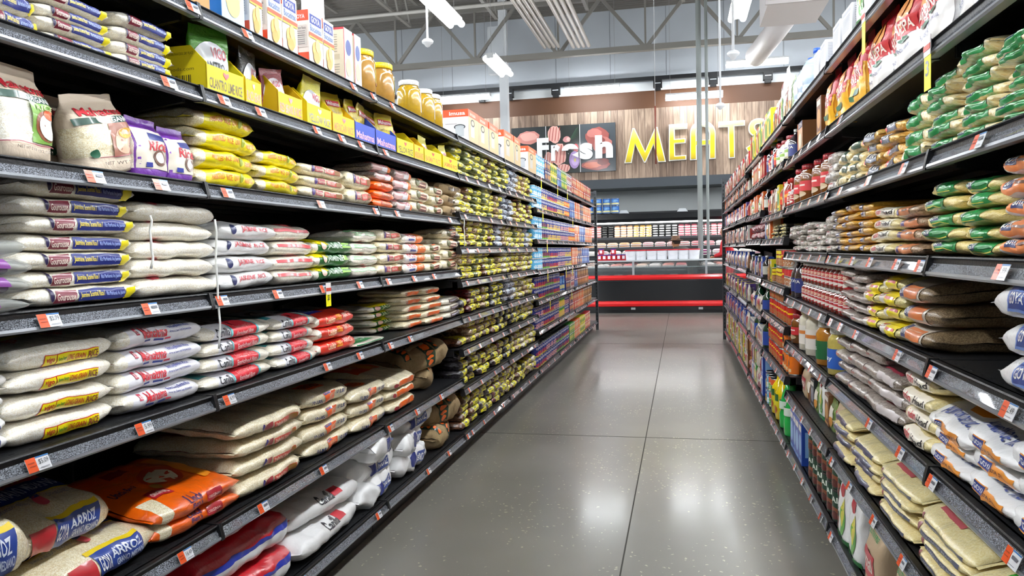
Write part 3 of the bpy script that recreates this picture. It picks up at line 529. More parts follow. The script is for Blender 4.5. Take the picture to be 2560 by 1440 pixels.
carton('imusa', 'white kitchenware box with orange top band', .21, .25, .2, '#ecebee', [R(-.5, .28, .5, .5, '#f2571f'), T('imusa', -.35, .33, .2, .44, '#f6c4ae', .05), R(-.5, -.5, .5, .28, '#d3b98c'), R(-.3, -.3, .05, .1, '#c8c4c0'), E(-.3, .02, .08, .24, '#3a3634'), E(-.24, .06, .02, .2, '#cfc2a8')],
       [R(-.5, .28, .5, .5, '#f2571f'), T('imusa', .0, .33, .42, .44, WH, .05), E(.12, -.1, .42, .06, '#33373c'), E(.15, -.07, .39, .03, '#b8bec4'), R(.16, -.3, .38, -.02, '#bfc5ca'), T('cafetera', -.1, .06, .2, .1, '#b8b0b0', 0)], 'kitchenware box', 'kitchenware_box', [R(-.5, -.5, .5, .5, '#f2571f')])
jar('mustard', 'big tan seasoning jar with yellow lid', .064, .2, '#b98a3e', '#f4d40f', [R(.02, -.26, .24, .2, '#d9cf1c'), T('adobo', .05, .08, .2, .14, '#a83a1c', .04), E(.06, -.16, .2, .02, '#8a9a2c'), R(.02, -.26, .24, -.2, '#b03a1c')], lidh=.13, lidr=.86, name='seasoning_jar')
jar('pickle', 'big jar of golden sauce with white lid', .062, .195, '#c09a22', '#ececea', [R(.0, -.32, .24, .2, '#dcd8d4'), R(.02, .06, .22, .18, '#c8303a'), E(.04, -.2, .2, .0, '#d8a060')], lidh=.13, lidr=.8, name='sauce_jar')
standbag('organicg', 'organic rice bag with green bowl picture', .17, .1, .27, ORGANIC, [R(-.5, .12, .5, .2, '#1f4a3c'), T('ORGANIC', -.05, .13, .48, .19, WH, .03), T('Mahatma', -.45, .22, .48, .32, '#cf2a38', .05), R(.0, -.3, .5, .12, '#7fae4a'), E(.05, -.28, .5, .04, '#8a4a2a'), E(.1, -.26, .5, .0, '#ecebe4'), E(.22, -.05, .48, .06, '#e0602c'), T('RICE', .1, .04, .4, .1, '#cfe0a8'), T('NET WT 2 LB (32 OZ) 907g', -.3, -.4, .46, -.36, '#5a4a3c', 0), R(-.5, -.33, .5, -.32, '#a84a5a')],
         [(.2, .62, 180, 280, RICE)], 'rice bag', 'rice_bag')
standbag('organicb', 'organic rice bag with brown-pink picture', .17, .1, .27, ORGANIC, [R(-.5, .12, .5, .2, '#1f4a3c'), T('ORGANIC', -.05, .13, .48, .19, WH, .03), T('Mahatma', -.4, .22, .48, .32, '#cf2a38', .05), R(.0, -.3, .5, .12, '#a8705c'), E(.05, -.28, .5, .04, '#e6b89c'), E(.16, -.08, .48, .04, '#d8a83a'), R(-.3, -.3, .5, -.29, '#a84a5a'), T('NET WT 2 LB', -.2, -.4, .4, -.36, '#5a4a3c', 0), E(-.42, -.3, -.28, -.18, '#2f6a50')],
         [(.22, .6, 180, 290, TAN)], 'rice bag', 'rice_bag')
standbag('purple', 'rice pack with purple film top and red letters', .11, .08, .2, PURF, [R(-.46, -.36, .5, .3, '#e3dacb'), R(-.1, .12, .4, .24, '#2a3480'), T('Rice', -.15, -.06, .42, .12, '#d43a48', .05), E(.0, -.3, .34, -.04, '#7a5a4c'), E(.06, -.26, .28, -.08, '#e4e0da'), R(-.3, -.34, -.1, -.26, '#2a3a9a')], [(.14, .75, 120, 200, RICE)], 'rice pack', 'rice_pack')
def packet(key, look, base, fr): standbag(key, look, .11, .03, .15, film(key + '_film', [base], wr=.8, wscale=18), fr, cat='rice packet', name='rice_packet', nv=2, lump=.14)
packet('pk_green', 'green and silver rice packet', '#4f9a26', [E(-.44, -.44, .44, .26, '#c9ccd2'), T('VIGO', .0, .02, .36, .18, '#b02838', .05), T('CILANTRO', -.34, -.18, .3, -.04, '#33373a', .03)])
packet('pk_black', 'black and silver rice packet', '#1d1c1a', [E(-.44, -.44, .44, .26, '#c9ccd2'), T('VIGO', .0, .02, .36, .18, '#b02838', .05), T('BLACK BEANS', -.34, -.18, .3, -.06, '#33373a', .03), E(.05, -.46, .4, -.2, '#b8a8a0')])
packet('pk_red', 'dark red and silver rice packet', '#8a1f2a', [E(-.44, -.44, .44, .3, '#d2ccd2'), T('VIGO', -.1, .08, .26, .24, '#b02838', .05), E(.05, -.3, .4, .0, '#b8704a')])
packet('pk_yellow', 'yellow and silver rice packet', '#d8cf12', [E(-.42, -.44, .42, .26, '#c9ccd2'), T('VIGO', .0, .06, .36, .2, '#b02838', .05), T('YELLOW RICE', -.34, -.18, .3, -.06, '#33373a', .03), R(-.5, -.5, .5, -.44, '#3a7a2a')])
packet('pk_maha', 'shiny yellow rice packet with red word', '#dcc416', [R(-.36, .18, .36, .32, '#c83a44'), T('Mahatma', -.34, .2, .34, .3, '#f2e0e0', .04), T('yellow rice', -.3, .0, .3, .08, '#5a4a10', 0), R(-.5, -.24, .5, -.2, '#b0b4a0')])
def sp_(d, w, hs):
    m = MB(); design(m, lambda s, q, o: Vector((-w / 2 - o, -s, hs / 2 + q)), [T('vigofoods.com', -.3, -.06, .3, .04, '#8a7a1c', 0), T('STORE IN A COOL DRY PLACE', -.1, .3, .3, .36, '#8a7a1c', 0)] + [R(-.1 + i * .035, -.4, -.1 + i * .035 + (.012 if i % 3 else .022), -.14, '#4a4418') for i in range(11)], d, hs, off=.0005, step=1, cut=False); return m.mesh('side_print', False)
def tray(key, look, w, base, word, wcol, d=.2, h=.075, hs=.13, logo=True):
    m = mat(base, .5); inn = mat('#8a7448', .8); mb = MB(); t = .003
    mb.box((-w / 2, -d / 2, 0), (w / 2, d / 2, t), m); mb.box((-w / 2, -d / 2, 0), (w / 2, -d / 2 + t, h), m); mb.box((-w / 2, d / 2 - t, 0), (w / 2, d / 2, hs), m)
    for s in (-1, 1): mb.extr([(-d / 2, 0), (d / 2, 0), (d / 2, hs), (-d / 2 + .05, hs), (-d / 2, h * 1.05)], s * (w / 2 - t), s * w / 2, m)
    me = mb.mesh('display_tray'); mp = MB(); design(mp, lambda s, q, o: Vector((s, -d / 2 - o, h / 2 + q)), [T(word, -.44, -.34, .44, .06, wcol, .05)] + ([P_('#c4301f')] if logo else []), w, h, off=.0005, step=1, cut=False)
    reg(key, 'display_tray', look, 'display tray', w, d, hs, me, [('lettering', mp.mesh('lettering', False))] + ([('side_print', sp_(d, w, hs))] if word.startswith('CIL') else []))
def P_(c): return ('P', -.08, .12, .08, .4, c, [(.5, 0), (1, .6), (.9, 1), (.5, .8), (.1, 1), (0, .6)])
tray('t_cil', 'large yellow cardboard tray of green packets', .2, '#f0d818', 'CILANTRO LIME RICE', '#5a4a18'); tray('t_blk', 'yellow cardboard tray of black packets', .14, '#f2d40c', 'BLACK BEANS', '#d8501c')
tray('t_red', 'yellow cardboard tray of dark red packets', .16, '#f2c414', 'RED BEANS & RICE', '#d8401c'); tray('t_yel', 'yellow cardboard tray with dark print box', .2, '#f2dc14', 'YELLOW RICE', '#4a4414')
tray('t_mex', 'orange-yellow cardboard tray, nearly empty', .2, '#f4c61a', 'MEXICAN RICE', '#e8882c'); tray('t_maha', 'blue cardboard tray of yellow packets', .2, '#2348b8', 'Mahatma', '#e8a0b0', logo=False)
tray('t_bas', 'yellow cardboard tray of basmati packets', .22, '#f2dc14', 'BASMATI RICE', '#d8801c'); tray('t_jas', 'yellow cardboard tray of jasmine packets', .25, '#f2dc14', 'JASMINE RICE', '#d8601c')
standbag('arepa', 'upright corn flour bag, red top, white base', .14, .08, .25, film('arepa_film', ['#c21c2c'], wr=.8), [R(-.5, -.5, .5, -.1, '#eceae8'), E(-.3, -.06, .3, .36, '#e89a50'), R(-.46, -.14, .46, .06, '#c8202c'), T('AREPA', -.38, -.1, .4, .03, '#f4e4d8', .05), T('Pre-cooked white', -.3, -.3, .3, -.24, '#3a4a8a', 0), E(-.2, -.2, .2, -.14, '#2a6a4a'), E(-.1, .1, .14, .4, '#c47a2c')],
         [(0, .4, 0, 360, WHITEF)], 'corn flour bag', 'corn_flour_bag', nv=3, lump=.09)
standbag('arepay', 'upright corn flour bag, red top, yellow base', .14, .08, .25, film('arepa_film', ['#c21c2c'], wr=.8), [R(-.5, -.5, .5, .0, '#f0b414'), E(-.3, -.06, .3, .36, '#e89a50'), R(-.46, -.14, .46, .06, '#c8202c'), T('AREPA', -.38, -.1, .4, .03, '#f4e4d8', .05), E(-.1, .1, .14, .4, '#d8862c'), R(-.3, -.36, .2, -.28, '#2a6a4a')],
         [(0, .55, 0, 360, film('arepa_yellow', ['#f0b414']))], 'corn flour bag', 'corn_flour_bag', nv=2, lump=.09)
carton('goyabox', 'orange box with navy brand band', .12, .09, .19, '#e8822c', [R(-.5, -.5, .5, .5, '#e8b890'), R(-.4, .28, .5, .5, '#22356e'), T('GOYA', -.3, .32, .4, .46, WH, .09), R(-.5, -.5, -.4, .5, '#e86a1c'), E(-.3, -.4, .4, .1, '#ece0c8')], [R(-.5, -.5, .5, .5, '#8a5a34')], 'box')
carton('whitebox', 'tall white box with fine print', .12, .1, .26, '#e4e5ea', [R(-.4, .3, .4, .4, '#c6c8d4')] + [R(-.4, .2 - .06 * i, .35, .215 - .06 * i, '#a4a6b4') for i in range(9)], [R(-.4, .36 - .06 * i, .38, .375 - .06 * i, '#8c8e9c') for i in range(13)], 'box')
bottle('jug', 'clear water jug with blue cap', .07, .22, '#b9cfe4', '#2a63d8', [R(-.2, -.1, .2, .1, '#c9dcf0')], [(0, 0), (.94, 0), (1, .03), (1, .2), (.96, .23), (1, .26), (1, .5), (.96, .53), (1, .56), (1, .62), (.8, .74), (.3, .82), (.28, .9)], 'water_jug', 'jug')
jar('mayo', 'cream dressing jar with dark red lid', .05, .16, '#e3dcb8', '#a02432', [R(-.2, -.25, .2, .1, '#e8ead8'), R(-.2, -.1, .2, .0, '#8fb84a'), T('mayo', -.1, .02, .1, .08, '#4a5a8a')], name='dressing_jar')
jar('salsa', 'tall brown sauce jar with red lid', .055, .18, '#7a4516', '#a8202a', [R(-.24, -.2, .24, .06, '#d6303a'), T('MOLE', -.1, -.1, .12, .0, '#f2d8d0', .05), E(-.14, -.36, .14, -.2, '#c8b090')], name='sauce_jar')
jar('hot', 'small sauce bottle with red and orange label', .035, .17, '#8a2a18', '#c8241c', [R(-.4, -.3, .4, .1, '#d8301c'), R(-.4, -.12, .4, -.02, '#f0a020')], [(0, 0), (.95, 0), (1, .03), (1, .62), (.5, .8), (.45, .88)], lidr=.5, name='sauce_bottle', cat='bottle')
jar('redjar', 'sauce jar with white lid and red label', .042, .09, '#7c2a1c', '#e6e8e6', [R(-.3, -.34, .3, .2, '#b81f2c'), E(-.12, .0, .12, .16, '#e8c8b0'), T('SALSA', -.14, -.1, .14, .0, '#f4ecea', .05), E(-.12, -.3, .12, -.14, '#e8e0d8')], name='sauce_jar')
bottle('syrup', 'dark syrup bottle with navy label', .045, .22, '#2a1a22', '#e8e8e8', [R(-.3, -.36, .3, .0, '#22357e'), T('GOYA', -.16, -.12, .16, -.04, WH, .08)], name='syrup_bottle')
can('redcan', 'can with red and yellow label', .042, .105, [R(-.3, -.42, .3, .44, '#c8201c'), T('CHILE', -.16, .04, .16, .24, '#f2c81c', .06), E(-.16, -.4, .16, -.06, '#b0703c')], '#c8201c')
can('redyel', 'can with yellow panel and bean picture', .042, .105, [R(-.3, -.42, .3, .44, '#8a5230'), R(-.2, .0, .2, .4, '#e8d41c'), T('REFRITOS', -.16, .1, .16, .26, '#8a1c1c', .04), E(-.2, -.4, .2, -.04, '#b88058')], '#9c5a34')
can('wrcan', 'can with red band over white panel', .042, .105, [R(-.3, -.42, .3, .44, '#e6e0d8'), R(-.3, .1, .3, .44, '#d02a30'), E(-.18, -.4, .18, -.02, '#b8784c'), T('beans', -.12, .0, .12, .1, '#3c3434')], '#d02a30')
can('orcan', 'orange can with dark portrait oval', .04, .11, [R(-.3, -.42, .3, .44, '#f07818'), E(-.08, -.1, .08, .26, '#3a2418'), R(-.14, -.34, .14, -.18, '#f2d0a0')], '#f07818')
can('blue_red', 'navy can with red bean picture', .05, .105, [R(-.3, -.42, .3, .44, '#1d2f86'), T('GOYA', -.15, .16, .15, .34, WH, .08), E(-.16, -.36, .16, -.02, '#b8283c'), R(-.3, -.42, .3, -.34, '#e0c83c')], '#1d2f86')
can('blue_yel', 'navy can with golden chickpea picture', .05, .105, [R(-.3, -.42, .3, .44, '#22348c'), T('GOYA', -.15, .16, .15, .34, WH, .08), E(-.18, -.36, .18, .04, '#dcb860'), R(-.3, -.42, .3, -.34, '#e0c83c')], '#22348c')
can('sky', 'light blue can with white letters', .05, .105, [R(-.3, -.42, .3, .44, '#58b0dc'), T('GOYA', -.15, .16, .15, .34, WH, .08), E(-.16, -.36, .16, -.02, '#e0eef4')], '#58b0dc')
can('blue_grn', 'navy can with green base band', .05, .105, [R(-.3, -.42, .3, .44, '#1d2f7a'), T('GOYA', -.15, .16, .15, .34, WH, .08), E(-.16, -.28, .16, .04, '#7c3040'), R(-.3, -.42, .3, -.28, '#6cb03c')], '#1d2f7a')
can('blue_pink', 'navy can with pink bean picture', .05, .105, [R(-.3, -.42, .3, .44, '#27348a'), T('GOYA', -.15, .16, .15, .34, WH, .08), E(-.18, -.38, .18, .04, '#d89a94')], '#27348a')
can('blue_or', 'navy and orange can', .05, .105, [R(-.3, -.42, .3, .1, '#e8702c'), R(-.3, .1, .3, .44, '#22348c'), T('GOYA', -.15, .18, .15, .34, WH, .08), E(-.14, -.3, .14, .0, '#f2b050')], '#e8702c')
can('whitegrn', 'white and green vegetable can', .05, .105, [R(-.3, -.42, .3, .44, '#e4ecd8'), R(-.3, .1, .3, .44, '#e0602c'), E(-.16, -.36, .16, .1, '#58a03c')], '#e8ece0')
can('chick', 'yellow can with green band', .05, .105, [R(-.3, -.42, .3, .44, '#e8d424'), R(-.3, .2, .3, .44, '#3a9a3c'), E(-.16, -.36, .16, .1, '#f0c070')], '#e8d424')
can('greencan', 'dark green can with chocolate cup picture', .05, .125, [R(-.3, -.44, .3, .45, '#173f2c'), T('REAL', -.14, .12, .16, .3, '#e8efe4', .05), E(-.18, -.34, .2, -.02, '#8a4a2c'), E(-.1, -.4, .18, -.16, '#5a2220')], '#173f2c', lid=mat('#15161a', .3, coat=.5))
can('bluecan', 'large blue can with photo label', .09, .17, [R(-.3, -.42, .3, .44, '#2f6fc4'), E(-.14, .0, .14, .3, '#7ab8e4'), R(-.2, -.34, .2, -.1, '#e0dc9c')], '#2f6fc4')
for k, c1, c2, lk in (('bx_or', '#e86a28', '#f2c89a', 'orange box with pale oval'), ('bx_bl', '#2348a8', '#8cb8e8', 'deep blue box with sky oval'), ('bx_yl', '#e8d820', '#2a8a48', 'yellow box with green oval'), ('bx_nv', '#1c2c74', '#e0a050', 'navy box with golden oval'), ('bx_rd', '#c22a2c', '#f0d0a0', 'red box with cream oval'), ('bx_wh', '#e6e2dc', '#c2443c', 'white box with red oval'), ('bx_gr', '#3a9a3c', '#f2e04c', 'green box with yellow oval'), ('bx_bn', '#7a4a28', '#d8a05c', 'brown box with amber oval'), ('bx_pu', '#5a3f86', '#c8b8e0', 'purple box with lilac oval'), ('bx_bk', '#22242a', '#8a8e9a', 'black box with grey oval')):
    carton(k, lk, .1, .08, .16, c1, name=dict(or_='x', bx_or='grocery_box', bx_bl='blue_box', bx_yl='yellow_box', bx_nv='navy_box', bx_rd='snack_box', bx_wh='white_box', bx_gr='green_box', bx_bn='brown_box', bx_pu='purple_box', bx_bk='black_box')[k], fr= [E(-.4, -.3, .4, .2, c2), R(-.4, .28, .4, .42, '#e9e4da' if c1 != '#e6e2dc' else '#3a4a8a'), R(-.4, -.44, .4, -.38, c2)], sd=[R(-.3, -.3, .3, .3, c2)], cat='box')  # contents unidentified; each box kind is set by its colour
bottle('green_b', 'dark green bottle with blue label', .045, .26, '#123a22', '#1f8a3c', [R(-.3, -.4, .3, .04, '#2a4aa4')], name='glass_bottle')
bottle('black_b', 'small dark sauce bottle with white cap', .03, .17, '#1a1416', '#e0e0e0', [R(-.36, -.36, .36, .02, '#d8d4c8')], name='sauce_bottle')
bottle('green2', 'bright green cleaner bottle', .05, .3, '#1fae4a', '#148a38', [R(-.2, -.1, .2, .06, '#d8e8d8')], [(0, 0), (.95, 0), (1, .02), (1, .3), (.8, .4), (.86, .55), (.6, .75), (.34, .82), (.34, .9)], 'plastic_bottle')
bottle('yellow_b', 'bright yellow plastic bottle', .055, .28, '#f4d60a', '#f4d60a', [R(-.24, -.3, .24, .06, '#d8c814'), R(-.12, -.06, .12, .1, '#2a6a2a'), E(-.1, -.36, .1, -.16, '#b8641c')], name='plastic_bottle')
jar('olives', 'glass jar of orange fruit, green label', .06, .2, '#b8781c', '#e8e8e2', [R(-.3, -.36, .3, .06, '#1f6a3c'), T('ES', -.06, -.16, .04, -.08, WH)], name='preserve_jar')
jar('guava', 'glass jar of pale fruit, blue label', .06, .2, '#c4b25a', '#e8e8e2', [R(-.3, -.36, .3, .06, '#2a62c0'), T('ucay', -.12, -.22, .1, -.12, WH, .04)], name='preserve_jar')
jar('horch', 'white drink jar with parrot picture label', .06, .22, '#dcd6c4', '#d8c8a0', [R(-.24, -.34, .24, .1, '#ece6de'), R(-.1, -.1, .2, -.02, '#d8823c'), E(-.16, -.26, .0, -.06, '#3a3434')], name='drink_jar')
standbag('snackw', 'white snack bag with green leaf picture', .16, .07, .27, WHITEF, [E(-.2, .1, .1, .28, '#b8303c'), E(-.1, -.4, .3, .0, '#5aa83a'), E(.0, -.3, .2, .1, '#d8d04c'), R(-.5, -.5, .5, -.42, '#3a8a4a')], cat='snack bag', name='snack_bag', lump=.07)
standbag('tamal', 'brown paper flour bag with red flag print', .18, .1, .24, film('paper_bag_tan', ['#b8a184'], rough=.6, coat=.15), [R(-.44, -.3, .3, .02, '#c2303c', .04), T('amal', -.38, -.22, .22, -.04, '#ecdcd0', .08), T('GLUTEN FREE', -.4, .2, .3, .26, '#3a9a5a', .03), R(-.1, .34, .3, .44, '#4aa028')], cat='flour bag', name='flour_bag', lump=.05)
for k, c, l, in (('m_red', '#b8342c', 'red'), ('m_grn', '#6a8a3a', 'green'), ('m_wht', '#ddd6c6', 'cream'), ('m_prp', '#8a6a9a', 'lilac'), ('m_brn', '#8a5a34', 'brown')):
    standbag(k, 'small upright %s snack packet' % l, .11, .04, .16, film('snack_' + l, [c], wr=.9, wscale=16), [R(-.3, -.1, .3, .24, '#efe9da' if k != 'm_wht' else '#b0343c'), E(-.25, -.38, .25, -.08, '#d8943c')], cat='snack packet', name='snack_packet', lump=.12)
bag('m_lie', 'snack_bag', 'small crumpled cream snack bag', 'snack bag', .15, .12, .05, film('snack_cream', ['#d9d0b4'], wr=.9), [R(-.3, -.2, .3, .2, '#b8a23c')], lump=.2, nu=14, nt=16)
bag('m_dark', 'snack_bag', 'small black and white printed bag', 'snack bag', .16, .14, .045, film('snack_dark', ['#26241f', '#d8cfa8', '#3a342c'], 40, wr=.9), [R(-.2, -.2, .3, .2, '#d8c060')], lump=.2, nu=14, nt=16)
bag('m_shiny', 'snack_bag', 'small shiny red foil bag', 'snack bag', .18, .14, .06, film('foil_red', ['#8a1f34', '#c8c0c4'], 12, wr=.9), (), lump=.2, nu=14, nt=16)

# ---------------------------------------------------------------- placement
ORD = ['bottom', 'second', 'third', 'fourth', 'fifth', 'sixth', 'seventh', 'eighth', 'ninth', 'tenth']
def place(side, key, Y, d, z, scale=(1, 1, 1), jit=1, rx=0, ry=0, label=None, group=None, rz=0):
    p = PR[key]; s = random.choice(p['v']); X = front(side) + (-1 if side == 'L' else 1) * (d + p['W'] * scale[1] / 2)
    base = pi / 2 if side == 'L' else -pi / 2
    return spawn(s, (X, Y, z), base + rz + random.uniform(-1, 1) * .02 * jit, scale, rx, ry, label, group)
def pile(side, z, x0, x1, ytop, n, key, where, d=.03, ov=1.1, depth_scale=None, jit=1, px=None, keys=None, look=None, tilt=0):
    """a stack of n bags between photo columns x0 and x1 of the shelf front, reaching photo row ytop"""
    X = front(side); Xp = X + (d + .01) * (-1 if side == 'L' else 1); Y0, Y1 = sorted((depth(x0, z, Xp), depth(x1, z, Xp))); p = PR[key]
    xm = (x0 + x1) / 2 if px is None else px; zt = on_x(xm, ytop, X - .06 if side == 'L' else X + .06)[1]; hh = max(.02, (zt - z) / n)
    sx = (Y1 - Y0) / p['L'] * .985
    grp = '%ss, %s' % (p['look'], where)
    for i in range(n):
        k = keys[i] if keys else key; q = PR[k]
        pos = 'only one in its stack' if n == 1 else ('topmost of its stack' if i == n - 1 else (ORD[i] + (' of its stack' if i == 0 else ' from bottom')))
        place(side, k, (Y0 + Y1) / 2 + random.uniform(-.02, .02) * jit * sx * p['L'] * 2, d + random.uniform(0, .012) * jit, z + i * hh + (abs(tilt) * p['W'] * .3 if i == n - 1 else 0),
              ((Y1 - Y0) / q['L'] * .985 * random.uniform(.97, 1.03), depth_scale or 1, hh * ov / q['H']), jit, random.uniform(-.02, .02) * jit + (tilt if i == n - 1 else 0), random.uniform(-.015, .015) * jit,
              '%s, %s, %s' % (look or q['look'], pos, where), 'bags: %s, %s' % (q['look'], where))
def rowof(side, z, Y0, Y1, keys, where, tiers=1, d=.02, gap=1.02, hs=1, group=None, maxn=999, jit=1, order='cycle'):
    Y = Y0; i = 0
    while i < maxn:
        k = keys[i % len(keys)] if order == 'cycle' else keys[min(len(keys) - 1, int((Y - Y0) / max(1e-6, Y1 - Y0) * len(keys)))]
        w = PR[k]['L'] * gap
        if Y + w > Y1 + .005: break
        for t in range(tiers):
            ps = '' if tiers == 1 else (', lower tier' if t == 0 else (', upper tier' if t == tiers - 1 else ', middle tier'))
            place(side, k, Y + w / 2, d + random.uniform(0, .006) * jit, z + t * PR[k]['H'] * hs * 1.002, (1, 1, hs), jit if PR[k]['cat'] != 'can' else 0, label='%s%s, %s' % (PR[k]['look'], ps, where), group='%s: %s' % (PR[k]['cat'], where), rz=0 if PR[k]['cat'] != 'can' else random.uniform(-.25, .25))
        Y += w; i += 1
# ---------------------------------------------------------------- the room
def concrete():
    m = bpy.data.materials.new('polished_concrete'); nt, N, Lk, b = nodes(m); g = N.new('ShaderNodeNewGeometry')
    n1 = N.new('ShaderNodeTexNoise'); n1.inputs['Scale'].default_value = .9; n1.inputs['Detail'].default_value = 3; n1.inputs['Roughness'].default_value = .6; Lk.new(g.outputs['Position'], n1.inputs['Vector'])
    r1 = N.new('ShaderNodeValToRGB'); r1.color_ramp.elements[0].position = .1; r1.color_ramp.elements[0].color = lin('#5c5952'); r1.color_ramp.elements[1].position = .95; r1.color_ramp.elements[1].color = lin('#96928a')
    Lk.new(n1.outputs['Fac'], r1.inputs[0])
    vo = N.new('ShaderNodeTexVoronoi'); vo.inputs['Scale'].default_value = 62; nw = N.new('ShaderNodeTexNoise'); nw.inputs['Scale'].default_value = 40; Lk.new(g.outputs['Position'], nw.inputs['Vector']); va = N.new('ShaderNodeVectorMath'); va.operation = 'MULTIPLY_ADD'; va.inputs[1].default_value = (.03, .03, 0); Lk.new(nw.outputs['Color'], va.inputs[0]); Lk.new(g.outputs['Position'], va.inputs[2]); Lk.new(va.outputs[0], vo.inputs['Vector'])
    lt = N.new('ShaderNodeMath'); lt.operation = 'LESS_THAN'; lt.inputs[1].default_value = .3; Lk.new(vo.outputs['Distance'], lt.inputs[0])
    sc = N.new('ShaderNodeSeparateColor'); Lk.new(vo.outputs['Color'], sc.inputs[0])
    n2 = N.new('ShaderNodeTexNoise'); n2.inputs['Scale'].default_value = 1.6; n2.inputs['Detail'].default_value = 4; Lk.new(g.outputs['Position'], n2.inputs['Vector'])
    gt = N.new('ShaderNodeMath'); gt.operation = 'GREATER_THAN'; ad = N.new('ShaderNodeMath'); ad.inputs[1].default_value = -.0; ad.operation = 'MULTIPLY_ADD'; ad.inputs[1].default_value = 1.5; ad.inputs[2].default_value = -.15
    Lk.new(sc.outputs[0], gt.inputs[0]); mr = N.new('ShaderNodeMapRange'); mr.inputs[1].default_value = .42; mr.inputs[2].default_value = .62; mr.inputs[3].default_value = .99; mr.inputs[4].default_value = .72
    Lk.new(n2.outputs['Fac'], mr.inputs[0]); Lk.new(mr.outputs[0], gt.inputs[1])
    mu = N.new('ShaderNodeMath'); mu.operation = 'MULTIPLY'; Lk.new(lt.outputs[0], mu.inputs[0]); Lk.new(gt.outputs[0], mu.inputs[1])
    mx = N.new('ShaderNodeMix'); mx.data_type = 'RGBA'; mx.inputs['B'].default_value = lin('#b8b09a'); Lk.new(r1.outputs[0], mx.inputs['A']); Lk.new(mu.outputs[0], mx.inputs['Factor'])
    Lk.new(mx.outputs['Result'], b.inputs['Base Color'])
    r2 = N.new('ShaderNodeMapRange'); r2.inputs[3].default_value = .29; r2.inputs[4].default_value = .40; Lk.new(n1.outputs['Fac'], r2.inputs[0]); Lk.new(r2.outputs[0], b.inputs['Roughness'])
    b.inputs['Specular IOR Level'].default_value = .6; b.inputs['Coat Weight'].default_value = .35; b.inputs['Coat Roughness'].default_value = .14
    n3 = N.new('ShaderNodeTexNoise'); n3.inputs['Scale'].default_value = 5; n3.inputs['Detail'].default_value = 5; Lk.new(g.outputs['Position'], n3.inputs['Vector'])
    return m
def planks():
    m = bpy.data.materials.new('wood_plank_panel'); nt, N, Lk, b = nodes(m); g = N.new('ShaderNodeNewGeometry'); mp = N.new('ShaderNodeMapping'); Lk.new(g.outputs['Position'], mp.inputs['Vector'])
    sx = N.new('ShaderNodeSeparateXYZ'); Lk.new(g.outputs['Position'], sx.inputs[0])
    mu = N.new('ShaderNodeMath'); mu.operation = 'MULTIPLY'; mu.inputs[1].default_value = 6.2; Lk.new(sx.outputs[0], mu.inputs[0])
    fl = N.new('ShaderNodeMath'); fl.operation = 'FLOOR'; Lk.new(mu.outputs[0], fl.inputs[0]); fr = N.new('ShaderNodeMath'); fr.operation = 'FRACT'; Lk.new(mu.outputs[0], fr.inputs[0])
    wn = N.new('ShaderNodeTexWhiteNoise'); wn.noise_dimensions = '1D'; Lk.new(fl.outputs[0], wn.inputs['W'])
    cb = N.new('ShaderNodeCombineXYZ'); a = N.new('ShaderNodeMath'); a.operation = 'MULTIPLY'; a.inputs[1].default_value = 9; Lk.new(sx.outputs[0], a.inputs[0]); Lk.new(a.outputs[0], cb.inputs[0])
    Lk.new(sx.outputs[2], cb.inputs[2]); w2 = N.new('ShaderNodeMath'); w2.operation = 'MULTIPLY'; w2.inputs[1].default_value = 20; Lk.new(wn.outputs[0], w2.inputs[0]); Lk.new(w2.outputs[0], cb.inputs[1])
    nz = N.new('ShaderNodeTexNoise'); nz.inputs['Scale'].default_value = 1.6; nz.inputs['Detail'].default_value = 7; nz.inputs['Distortion'].default_value = 1.2; Lk.new(cb.outputs[0], nz.inputs['Vector'])
    ad = N.new('ShaderNodeMath'); ad.operation = 'MULTIPLY_ADD'; ad.inputs[1].default_value = .45; Lk.new(wn.outputs[0], ad.inputs[0]); Lk.new(nz.outputs['Fac'], ad.inputs[2])
    rp = N.new('ShaderNodeValToRGB'); e = rp.color_ramp.elements; e[0].position = .35; e[0].color = lin('#6c5748'); e[1].position = 1; e[1].color = lin('#bba28c'); q = e.new(.65); q.color = lin('#907968')
    Lk.new(ad.outputs[0], rp.inputs[0]); gp = N.new('ShaderNodeMath'); gp.operation = 'LESS_THAN'; gp.inputs[1].default_value = .05; Lk.new(fr.outputs[0], gp.inputs[0])
    mx = N.new('ShaderNodeMix'); mx.data_type = 'RGBA'; mx.inputs['B'].default_value = lin('#4e3a2e'); Lk.new(rp.outputs[0], mx.inputs['A']); Lk.new(gp.outputs[0], mx.inputs['Factor'])
    Lk.new(mx.outputs['Result'], b.inputs['Base Color']); b.inputs['Roughness'].default_value = .55; return m
def plate(col, x, w):   # metal wall panels with vertical joints
    return mat(col, .5)
BX = lambda name, a, b, m, **k: struct(name, MB().box(a, b, m).mesh(name), **k)
X0, X1, Y0, Y1, ZC = -14, 12, -9, 19.4, 6.9
BX('floor', (X0, Y0, -.1), (X1, Y1, 0), concrete())
fj = MB()
for x, in ((-.24,), (-5.1,), (4.62,)): fj.box((x - .003, Y0, -.01), (x + .003, Y1, .0008), mat('#3a3833', .8))
for y in (-4.9, 0, 4.95, 9.9, 14.85): fj.box((X0, y - .003, -.01), (X1, y + .003, .0008), mat('#3a3833', .8))
struct('trim_1', fj.mesh('trim_1'))
GW = mat('#c9ced4', .6); DECKM = mat('#77736d', .6); 
BX('wall_left', (X0 - .1, Y0, 0), (X0, Y1, ZC), GW); BX('wall_right', (X1, Y0, 0), (X1 + .1, Y1, ZC), GW); BX('wall_front', (X0, Y0 - .1, 0), (X1, Y0, ZC), GW)
BX('wall_back', (X0, Y1, 0), (X1, Y1 + .1, ZC), mat('#b9bdbc', .6))
